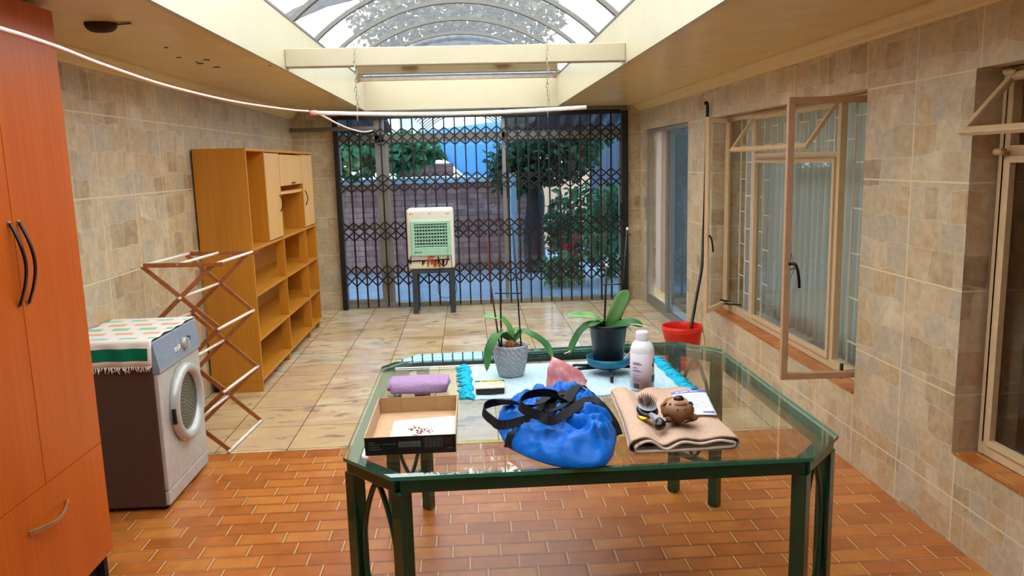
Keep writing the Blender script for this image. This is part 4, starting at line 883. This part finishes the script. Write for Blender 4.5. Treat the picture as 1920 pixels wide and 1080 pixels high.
wrap(-52, -8, bz + .034, bz + .062, .0467).build('print_patch', M['gprint'], bo)
m = wrap(-48, -10, bz + .098, bz + .112, .0467); m.v = [(x, y, z + (.016 if x > bx + .038 else -.004)) for x, y, z in m.v]; m.build('print_patch', M['bprint'], bo)

# ------------------------------------------------------------------ picture tin
tx0, tx1, ty0, ty1, tz = .003, .113, 2.905, 2.99, RZ0 + .001
ti = thing('tin_box', 'small flat box with a pale picture lid and dark sides at the rug corner', 'box', (.058, 2.95, tz))
MB().box(tx0, tx1, ty0, ty1, tz, tz + .021).build('body', M['tind'], ti, bevel=.003)
MB().box(tx0 - .001, tx1 + .001, ty0 - .001, ty1 + .001, tz + .0212, tz + .026).build('lid', M['tinp'], ti, bevel=.002)
MB().box(tx0 + .02, tx1 - .01, ty1 + .0012, ty1 + .006, tz + .018, tz + .030).build('trim', M['ty'], ti); MB().box(tx0 - .002, tx0 + .018, ty1 + .0012, ty1 + .006, tz + .018, tz + .030).box(tx1 - .009, tx1 + .003, ty1 + .0012, ty1 + .006, tz + .018, tz + .030).build('trim', M['tg'], ti)

# ------------------------------------------------------------------ cardboard tray, paper, crumbs
cb = thing('cardboard_tray', 'open brown cardboard tray with a black printed outside at the front left of the table', 'box', (-.205, 2.54, TZ))
x0, x1, y0, y1, z0, z1 = -.346, -.066, 2.333, 2.745, TZ + .0005, TZ + .060
def wallp(a, b, lean):
    (ax, ay), (bx_, by_) = a, b; t_ = .0035; d = (V((bx_, by_, 0)) - V((ax, ay, 0))).normalized(); nn = V((-d.y, d.x, 0)) * t_; l = V((d.y, -d.x, 0)) * lean
    lo = [V((ax, ay, z0)), V((bx_, by_, z0))]; hi = [V((ax, ay, z1)) + l, V((bx_, by_, z1)) + l]
    m = MB(); m.add([lo[0], lo[1], hi[1], hi[0]], [(0, 1, 2, 3)], 0); m.add([lo[0] + nn, lo[1] + nn, hi[1] + nn, hi[0] + nn], [(3, 2, 1, 0)], 1)
    m.add([hi[0], hi[1], hi[1] + nn, hi[0] + nn, lo[0], lo[1], lo[1] + nn, lo[0] + nn], [(0, 1, 2, 3), (0, 3, 7, 4), (1, 5, 6, 2), (4, 7, 6, 5)], 1); return m
wl = wallp((x0, y0), (x1, y0), .003).build('front_wall', [M['cardblack'], M['cardin']], cb)
wallp((x1, y0), (x1, y1), .002).build('side_wall', [M['cardblack'], M['cardin']], cb); wallp((x1, y1), (x0, y1), .002).build('rear_wall', [M['cardblack'], M['card']], cb); wallp((x0, y1), (x0, y0), .003).build('side_wall', [M['cardblack'], M['cardin']], cb)
MB().box(x0 + .0036, x1 - .0036, y0 + .0036, y1 - .0036, z0, z0 + .004).build('base', M['cardin'], cb)
for a, b in ((x0 + .004, x0 + .075), (x1 - .075, x1 - .004)): MB().box(a, b, y1 - .0062, y1 - .0038, z0 + .004, z1 - .004).build('corner_flap', M['card'], cb)
yf = lambda z: y0 - .0006 - .003 * (z - z0) / (z1 - z0)
def fp(a0, a1, b0, b1, mt, name):
    A_, B2 = z0 + b0, z0 + b1
    MB().add([(x0 + a0, yf(A_), A_), (x0 + a1, yf(A_), A_), (x0 + a1, yf(B2), B2), (x0 + a0, yf(B2), B2), (x0 + a0, yf(A_) + .0003, A_), (x0 + a1, yf(A_) + .0003, A_), (x0 + a1, yf(B2) + .0003, B2), (x0 + a0, yf(B2) + .0003, B2)], [(0, 1, 2, 3), (7, 6, 5, 4), (0, 4, 5, 1), (1, 5, 6, 2), (2, 6, 7, 3), (3, 7, 4, 0)]).build(name, mt, wl)
fp(.103, .172, .024, .043, M['greylabel'], 'print_label')
for k in range(6): fp(.112 + .009 * k, .118 + .009 * k, .030, .033, M['cardblack'], 'print_line')
for k in range(14): fp(.182 + .0042 * k, .182 + .0042 * k + (.0012, .0024, .0018)[k % 3], .020, .053, M['greylabel'], 'barcode')
for k, (a, b, c) in enumerate(((.012, .03, .040), (.012, .046, .033), (.012, .044, .025), (.012, .052, .018), (.052, .096, .034), (.255, .27, .014))): fp(a, b, c, c + .003, M['greylabel'], 'print_line')
fp(.245, .268, .030, .050, M['redprint'], 'print_patch')
pz = z0 + .0042
tag(MB().add([(-.285, 2.345, pz), (-.073, 2.34, pz), (-.073, 2.675, pz), (-.285, 2.645, pz), (-.285, 2.345, pz + .0008), (-.073, 2.34, pz + .0008), (-.073, 2.675, pz + .0008), (-.285, 2.645, pz + .0008)], [(3, 2, 1, 0), (4, 5, 6, 7), (0, 1, 5, 4), (1, 2, 6, 5), (2, 3, 7, 6), (3, 0, 4, 7)]).build('paper_sheet', M['paper']), 'white sheet of paper lying in the cardboard tray', 'paper')
random.seed(21); m = MB()
for cx_, cy_, nn in [((-0.219, 2.553, 0.768)[0], (-0.219, 2.553, 0.768)[1], 12), ((-0.189, 2.533, 0.768)[0], (-0.189, 2.533, 0.768)[1], 16), ((-0.161, 2.525, 0.768)[0], (-0.161, 2.525, 0.768)[1], 9), ((-0.192, 2.508, 0.768)[0], (-0.192, 2.508, 0.768)[1], 8), ((-0.196, 2.482, 0.768)[0], (-0.196, 2.482, 0.768)[1], 14), ((-0.174, 2.553, 0.768)[0], (-0.174, 2.553, 0.768)[1], 2)]:
    for k in range(nn):
        a = random.uniform(0, 6.3); p = V((cx_ + random.gauss(0, .007), cy_ + random.gauss(0, .011), pz + .0022)); l = random.uniform(.003, .008)
        m.bar(p, p + V((l * cos(a), l * sin(a), 0)), .0025, .0024)
tag(m.build('crumbs', M['crumb']), 'red brown dried crumbs scattered on the white paper in the tray', 'crumbs', kind='stuff')

# ------------------------------------------------------------------ towels
def rollcloth(name, label, x0, x1, y0, y1, z0, prof, mats, seed, parent=None):
    """closed flattened loop of towelling, section in XZ swept along Y"""
    N = len(prof)
    def f(u, v):
        k = u * N; i = int(k) % N; t_ = k - int(k); a, b = V(prof[i]), V(prof[(i + 1) % N]); p = a.lerp(b, t_)
        y = y0 + (y1 - y0) * v; w = 1 - .10 * v + .02 * sin(v * 5 + seed)
        cx = (x0 + x1) / 2 + .025 * v; z = z0 + p.y * (1 - .12 * v) + .003 * noise.noise((p.x * 9, y * 9, seed)) * (p.y > .012)
        return (cx + (p.x - (x0 + x1) / 2) * w + .004 * noise.noise((y * 12, p.y * 20, seed)), y, max(z0 + .0005, z))
    return MB().grid(f, N, 40, .0035)
top = [(.478 + .31 * k / 30, .040 + .004 * sin(k * .55) - .013 * math.exp(-((k - 9) / 3.2) ** 2) + .008 * math.exp(-((k - 3.5) / 3) ** 2)) for k in range(31)]
prof = top + [(.795, .034), (.800, .026), (.798, .016), (.788, .0075)] + [(.78 - .30 * k / 20, .0045) for k in range(21)] + [(.470, .009), (.466, .02), (.469, .032)]
prof = prof[::-1]
tw = thing('folded_towel', 'thick folded beige towel at the front right of the glass table', 'towel', (.64, 2.5, TZ))
rollcloth('towel', '', .47, .80, 2.245, 2.80, TZ, prof, None, 2).build('outer_fold', M['beige'], tw)
# pale hem lining inside the open end
inn = [(.4895 + .288 * k / 30, top[k][1] - .0112) for k in range(31)] + [(.786, .024), (.783, .019)] + [(.775 - .28 * k / 20, .0165 - .004 * min(1, k / 8)) for k in range(21)] + [(.482, .015), (.480, .021)]
def hemf(u, v):
    N = len(inn); k = u * N; i = int(k) % N; t_ = k - int(k); p = V(inn[i]).lerp(V(inn[(i + 1) % N]), t_)
    return (p.x, 2.236 + .05 * v, TZ + p.y)
MB().grid(hemf, len(inn), 3, -.0045).build('hem', M['hem'], tw)
MB().box(.66, .812, 2.262, 2.77, TZ + .0005, TZ + .0032).build('under_fold', M['beige'], tw, bevel=.001)
def lil(u, v):
    a = 2 * pi * v
    x = -.335 + .235 * u; e = (1 - abs(2 * u - 1) ** 24) ** .2
    r = 1 + .13 * noise.noise((x * 12, cos(a) * 1.3, sin(a) * 1.3)) + .03 * noise.noise((x * 50, cos(a) * 4, sin(a) * 4))
    return (x + .012 * sin(a) * (u - .5), 3.02 + .075 * cos(a) * r * e, TZ + .0285 + .027 * (abs(sin(a)) ** .6) * (1 if sin(a) > 0 else -1) * r * e)
lt = thing('rolled_towel', 'lilac towel folded into a roll behind the cardboard tray', 'towel', (-.22, 3.02, TZ))
MB().grid(lil, 30, 36).build('roll', M['lilac'], lt)
m = MB(); m.grid(lambda u, v: (-.340 + .012 * v, 3.005 + (.06 - .035 * u) * cos(9 * u), TZ + .030 + (.022 - .013 * u) * sin(9 * u)), 40, 2, .004).build('fold_end', M['lilac'], lt)

# leaflet, brush, toy on the towel
def tow_z(x): k = max(0, min(30, (x - .478) / .31 * 30)); i = int(k); return TZ + top[i][1]
LZ = TZ + .0465
tag(MB().grid(lambda u, v: V((0.686, 2.432, 0.813)).lerp(V((0.791, 2.429, 0.813)), u).lerp(V((0.701, 2.683, 0.813)).lerp(V((0.832, 2.698, 0.813)), u), v) + V((0, 0, .003 * sin(pi * u) + .004 * v)), 8, 8, .0008).build('leaflet', M['paper']), 'white leaflet with a violet heading lying on the beige towel', 'leaflet')
lo = bpy.data.objects['leaflet']
def lft(u0, u1, v0, v1, mt, nm):
    MB().grid(lambda u, v: V((0.686, 2.432, 0.813)).lerp(V((0.791, 2.429, 0.813)), u0 + (u1 - u0) * u).lerp(V((0.701, 2.683, 0.813)).lerp(V((0.832, 2.698, 0.813)), u0 + (u1 - u0) * u), v0 + (v1 - v0) * v) + V((0, 0, .0007 + .003 * sin(pi * (u0 + (u1 - u0) * u)) + .004 * (v0 + (v1 - v0) * v))), 4, 1, .0004).build(nm, mt, lo)
lft(.0, 1, .89, .99, M['violet'], 'heading'); lft(.12, .75, .93, .955, M['paper'], 'print_line')
for k in range(10): lft(.08, (.9, .8, .86, .6)[k % 4], .80 - .06 * k, .812 - .06 * k, M['greytext'], 'print_line')
lft(.6, .95, .06, .13, M['blueprint'], 'print_patch')
br = thing('hairbrush', 'black hairbrush with a grey cushion and fine bristles on the beige towel', 'hairbrush', (.61, 2.6, LZ))
hc = V((0.572, 2.447, 0.835)); hx, hy = hc.x - .009, hc.y
def brp(u, v):
    a = 2 * pi * v; return (hx + .036 * cos(a) * sin(pi * u), hy + .042 * sin(a) * sin(pi * u), .833 + .016 * -cos(pi * u) + .010 * sin(a) * sin(pi * u))
MB().grid(brp, 12, 28).build('head', M['brushb'], br)
MB().grid(lambda u, v: (hx + .031 * u * cos(2 * pi * v), hy + .036 * u * sin(2 * pi * v), .8505 + .006 * (1 - u * u) + .0085 * u * sin(2 * pi * v)), 6, 28).build('cushion', M['brushg'], br)
m = MB(); random.seed(9)
for i in range(-5, 6):
    for j in range(-5, 6):
        x, y = i * .0055 + (j % 2) * .0027, j * .0062
        if (x / .029) ** 2 + (y / .034) ** 2 < 1:
            p = V((hx + x, hy + y, .855 + y * .22)); m.tube([p, p + V((x * .25, y * .25 + .003, .019))], .0008, 4)
m.build('bristles', M['bristle'], br)
e0 = V((0.561, 2.327, 0.815)); 
MB().tube(catmull([(hx + .004, hy - .034, .828), (hx + .010, hy - .06, .828), tuple(V((hx + .016, hy - .09, .826)))], 4), [.010, .010, .010, .0105, .011, .0115, .012, .012, .012], 12).build('neck', M['brushg'], br)
MB().tube(catmull([(hx + .016, hy - .09, .826), (hx + .017, hy - .12, .824), tuple(e0)], 4), [.0125, .0135, .014, .0145, .0145, .014, .013, .011, .006], 12).build('handle', M['brushb'], br)
gx, gy, _ = (0.547, 2.428, 0.815)
tag(MB().grid(lambda u, v: (gx + .022 * sin(pi * u) * cos(2 * pi * v), gy + .028 * sin(pi * u) * sin(2 * pi * v), .8175 + .009 * -cos(pi * u)), 10, 20).build('gold_clasp', M['gold']), 'small shiny gold hair clasp beside the brush on the towel', 'hair clasp')
tx, ty, tz = (0.639, 2.371, 0.830)
to = thing('toy_animal', 'brown striped plush toy animal lying on its back on the beige towel', 'toy', (tx, ty, LZ))
TX, TY, TZ2, TR = tx + .006, ty + .01, .8535, .05
def ellp(c, r, tilt=0, nu=16, nv=24, bump=0, sd=0):
    def f(u, v):
        a, b = pi * u, 2 * pi * v; x, y, z = r[0] * sin(a) * cos(b), r[1] * sin(a) * sin(b), -r[2] * cos(a)
        k = 1 + bump * noise.noise((x * 60 + sd, y * 60, z * 60)); x, y, z = x * k, y * k, z * k
        y, z = y * cos(tilt) - z * sin(tilt), y * sin(tilt) + z * cos(tilt); return (c[0] + x, c[1] + y, c[2] + z)
    return MB().grid(f, nu, nv)
ellp((TX, TY, TZ2), (.052, .056, .0385), 0, 20, 30, .10).build('body', M['toyb'], to)
ellp((TX - .002, TY - .020, TZ2 + .013), (.042, .040, .031), 0).build('face', M['toyf'], to)
ellp((TX - .002, TY - .024, TZ2 + .041), (.017, .014, .014), 0).build('nose', M['toyn'], to)
ellp((TX - .001, TY - .044, TZ2 + .0315), (.022, .011, .007), 0).build('lip', M['toym'], to)
for sx in (-1, 1):
    ellp((TX - .002 + sx * .012, TY - .0575, TZ2 + .018), (.003, .003, .003), 0, 8, 10).build('nostril', M['toyn'], to)
    ellp((TX - .002 + sx * .030, TY - .036, TZ2 + .030), (.004, .004, .004), 0, 8, 10).build('eye', M['toyn'], to)
    ellp((TX + sx * .038 + .006, TY - .03, TZ2 - .018), (.014, .012, .012), 0, 10, 14, .1).build('paw', M['toyb'], to)
    for k in range(4):
        a0_ = .35 + .32 * k; 
        MB().tube([(TX + sx * (.0535 * sin(b) * .98), TY - .058 * cos(b) * cos(a0_ * .9) - .0, TZ2 - .030 + .017 * k + .008 * sin(3 * b)) for b in (.15, .5, .85, 1.2)], [.002, .0045, .004, .002], 6).build('stripe', M['toyd'], to)

# ------------------------------------------------------------------ blue bag
poly = [(0.075, 2.481, 0.765), (0.093, 2.351, 0.765), (0.146, 2.262, 0.765), (0.211, 2.186, 0.765), (0.277, 2.146, 0.765), (0.371, 2.150, 0.765), (0.410, 2.234, 0.765), (0.458, 2.416, 0.765), (.462, 2.60), (.425, 2.73), (.36, 2.80), (.25, 2.79), (.14, 2.77), (.085, 2.68), (.065, 2.55)]
poly = [V(p[:2]) for p in poly]
bc = V((.265, 2.48))
def rad(th):
    d = V((cos(th), sin(th))); best = .1
    for i in range(len(poly)):
        a, b = poly[i] - bc, poly[(i + 1) % len(poly)] - bc; e = b - a; den = d.x * e.y - d.y * e.x
        if abs(den) < 1e-9: continue
        t_ = (a.x * e.y - a.y * e.x) / den; s_ = (a.x * d.y - a.y * d.x) / den
        if t_ > 0 and -1e-6 <= s_ <= 1 + 1e-6: best = t_
    return best
NA = 180
RT = [rad(2 * pi * k / NA) for k in range(NA)]; RT = [(RT[k - 2] + RT[k - 1] * 2 + RT[k] * 3 + RT[(k + 1) % NA] * 2 + RT[(k + 2) % NA]) / 9 for k in range(NA)]
def ridge(v_): return 1 - abs(noise.noise(v_)) * 2
def bag_h(x, y):
    d = V((x, y)) - bc; th = math.atan2(d.y, d.x) % (2 * pi); k = th / (2 * pi) * NA; i = int(k) % NA; R_ = RT[i] + (RT[(i + 1) % NA] - RT[i]) * (k - int(k))
    rho = min(1, d.length / R_)
    env = (1 - rho ** 3.2) ** .55
    h = .066 + .036 * max(0, min(1, (x - .12) / .26)) + .030 * max(0, (y - 2.50)) / .25 * (1 if y > 2.5 else 0) - .022 * math.exp(-((x - .22) ** 2 / .006 + (y - 2.47) ** 2 / .010))
    lump = .018 * noise.noise((x * 8 + 3, y * 8, 1.2)) + .010 * math.exp(-((x - .40) ** 2 / .004 + (y - 2.36) ** 2 / .008))
    f1 = (ridge((x * 12 + y * 6, y * 8 - x * 6, 4.0)) - .5) * .030; f2 = (ridge((x * 26 - y * 14, y * 15 + x * 9, 9.0)) - .5) * .013 + (ridge((x * 16 + y * 34, y * 12 - x * 7, 2.0)) - .5) * .010
    cr = 0
    for (ax, ay, bx_, by_, dp, w_) in ((.11, 2.40, .36, 2.30, .034, .012), (.24, 2.38, .44, 2.40, .034, .012), (.33, 2.34, .36, 2.25, -.022, .014), (.30, 2.33, .42, 2.27, .022, .010), (.19, 2.33, .33, 2.25, .018, .012), (.38, 2.36, .45, 2.33, .018, .010), (.20, 2.62, .40, 2.60, .028, .014), (.13, 2.56, .2, 2.72, .026, .012), (.3, 2.7, .42, 2.68, .024, .013), (.36, 2.24, .43, 2.32, .02, .010), (.22, 2.74, .28, 2.66, .024, .012), (.41, 2.56, .46, 2.48, .02, .012)):
        ab = V((bx_ - ax, by_ - ay)); t_ = max(0, min(1, (V((x - ax, y - ay))).dot(ab) / ab.length_squared)); dd = (V((x - ax, y - ay)) - ab * t_).length
        cr -= dp * math.exp(-(dd / w_) ** 2)
    return max(.003, (h + lump + f1 + f2 + cr) * env)
BZ = TZ + .0006
def bagf(u, v):
    th = 2 * pi * v; k = v * NA; R_ = RT[int(k + .5) % NA]; rho = (1 - (1 - u) ** 1.6)
    rr = R_ * rho; x, y = bc.x + rr * cos(th), bc.y + rr * sin(th)
    if u >= .999: return (bc.x + R_ * .985 * cos(th), bc.y + R_ * .985 * sin(th), BZ)
    return (x, y, BZ + bag_h(x, y))
bg = thing('duffel_bag', 'crumpled bright blue nylon bag with black webbing handles on the glass table', 'bag', (bc.x, bc.y, TZ))
MB().grid(bagf, 70, NA).build('body', M['bag'], bg)
def on(x, y, dz=.003): return (x, y, BZ + bag_h(x, y) + dz)
def strap(pts, ups, w=.034, n=7, name='strap', t_=.0022):
    P = catmull(pts, n); U = []
    for i in range(len(P)):
        k = min(len(ups) - 1.001, i / (len(P) - 1) * (len(ups) - 1)); j = int(k); U.append(V(ups[j]).lerp(V(ups[j + 1]), k - j))
    return MB().ribbon(P, U, w, t_).build(name, M['webbing'], bg)
lay = lambda pts, dz=.003: [on(x, y, dz) for x, y in pts]
Z1 = (0, 0, 1)
# near handle loop
strap(lay([(.462, 2.40), (.445, 2.42), (.41, 2.455), (.37, 2.475)], .004) + [(0.239, 2.278, 0.872), (0.191, 2.287, 0.885), (0.150, 2.303, 0.900), (0.137, 2.354, 0.905), (0.167, 2.435, 0.905), (0.224, 2.457, 0.905), (0.266, 2.438, 0.900), (0.289, 2.414, 0.885)] + lay([(.36, 2.63), (.41, 2.66), (.445, 2.68)], .004), [Z1, Z1, (0, -.4, 1), (0, -1, .5), (-.2, -1, .3), (-1, -.3, .2), (-.3, 1, .3), (.2, 1, .3), (.4, .6, .6), Z1, Z1], .03, name='handle')
# far handle loop reaching over the glass on the left
strap(lay([(.33, 2.47), (.27, 2.46), (.21, 2.45)], .006) + [(0.086, 2.328, 0.845), (0.047, 2.419, 0.835), (0.025, 2.520, 0.830), (0.035, 2.577, 0.832), (0.074, 2.582, 0.840), (0.134, 2.488, 0.865), (0.185, 2.409, 0.875)] + lay([(.25, 2.56)], .01), [Z1, Z1, (0, -.8, .6), (-.4, -1, .2), (-1, 0, .2), (-.3, 1, .2), (0, 1, .3), (0, .6, .6), Z1], .03, name='handle')
strap(lay([(.10, 2.33), (.115, 2.36), (.128, 2.40), (.145, 2.44), (.17, 2.46)], .004), [Z1] * 2, .036)
strap(lay([(.24, 2.60), (.26, 2.56), (.30, 2.545), (.33, 2.54)], .006), [Z1] * 2, .05)
strap(lay([(.10, 2.60), (.12, 2.58), (.15, 2.56)], .006), [Z1] * 2, .022)
m = MB()
for x, y in ((.235, 2.385), (.255, 2.40), (.275, 2.385), (.25, 2.37)): p = on(x, y, .006); m.bar(p, (p[0] + .02, p[1] + .012, p[2] + .003), .010, .006)
m.build('buckle', M['black'], bg, bevel=.002)
MB().grid(lambda u, v: on(.205 + .10 * u, 2.49 + .07 * v + .02 * u, .004), 14, 10, .002).build('dark_opening', M['webbing'], bg)  # dark sheet laid on the surface in place of the bag's black opening
m = MB(); z_ = [on(.452 - .006 * k, 2.50 + .02 * k, .003) for k in range(5)]; m.tube(z_, .003, 6); m.build('zip', M['chrome'], bg)

# ------------------------------------------------------------------ light and camera
wld = bpy.data.worlds.new('daylight'); SC.world = wld; wld.use_nodes = True
bgn = wld.node_tree.nodes['Background']; bgn.inputs[0].default_value = (.93, .98, 1.0, 1); bgn.inputs[1].default_value = 1.0
cam = bpy.data.cameras.new('camera'); co_ = bpy.data.objects.new('camera', cam); C.objects.link(co_); SC.camera = co_
cam.sensor_width = 36; cam.lens = 1465.865 / 1920 * 36; cam.clip_start = .05
p_, y_, r_ = .159525538, .0522826751, -.0261843541
fw = V((sin(y_) * cos(p_), cos(y_) * cos(p_), -sin(p_))); rt = V((cos(y_), -sin(y_), 0)); upv = rt.cross(fw)
rt2 = rt * cos(r_) + upv * sin(r_); up2 = -rt * sin(r_) + upv * cos(r_)
co_.matrix_world = Matrix(((rt2.x, up2.x, -fw.x, 0), (rt2.y, up2.y, -fw.y, 0), (rt2.z, up2.z, -fw.z, 1.65), (0, 0, 0, 1)))
vs_ = SC.view_settings; vs_.view_transform = 'Standard'; vs_.look = 'None'; vs_.gamma = 1; vs_.use_curve_mapping = False; vs_.exposure = 2.32
SC.display_settings.display_device = 'sRGB'
cy_ = SC.cycles; cy_.use_denoising = True; cy_.max_bounces = 12; cy_.transparent_max_bounces = 24; cy_.diffuse_bounces = 6; cy_.glossy_bounces = 5; cy_.sample_clamp_indirect = 10
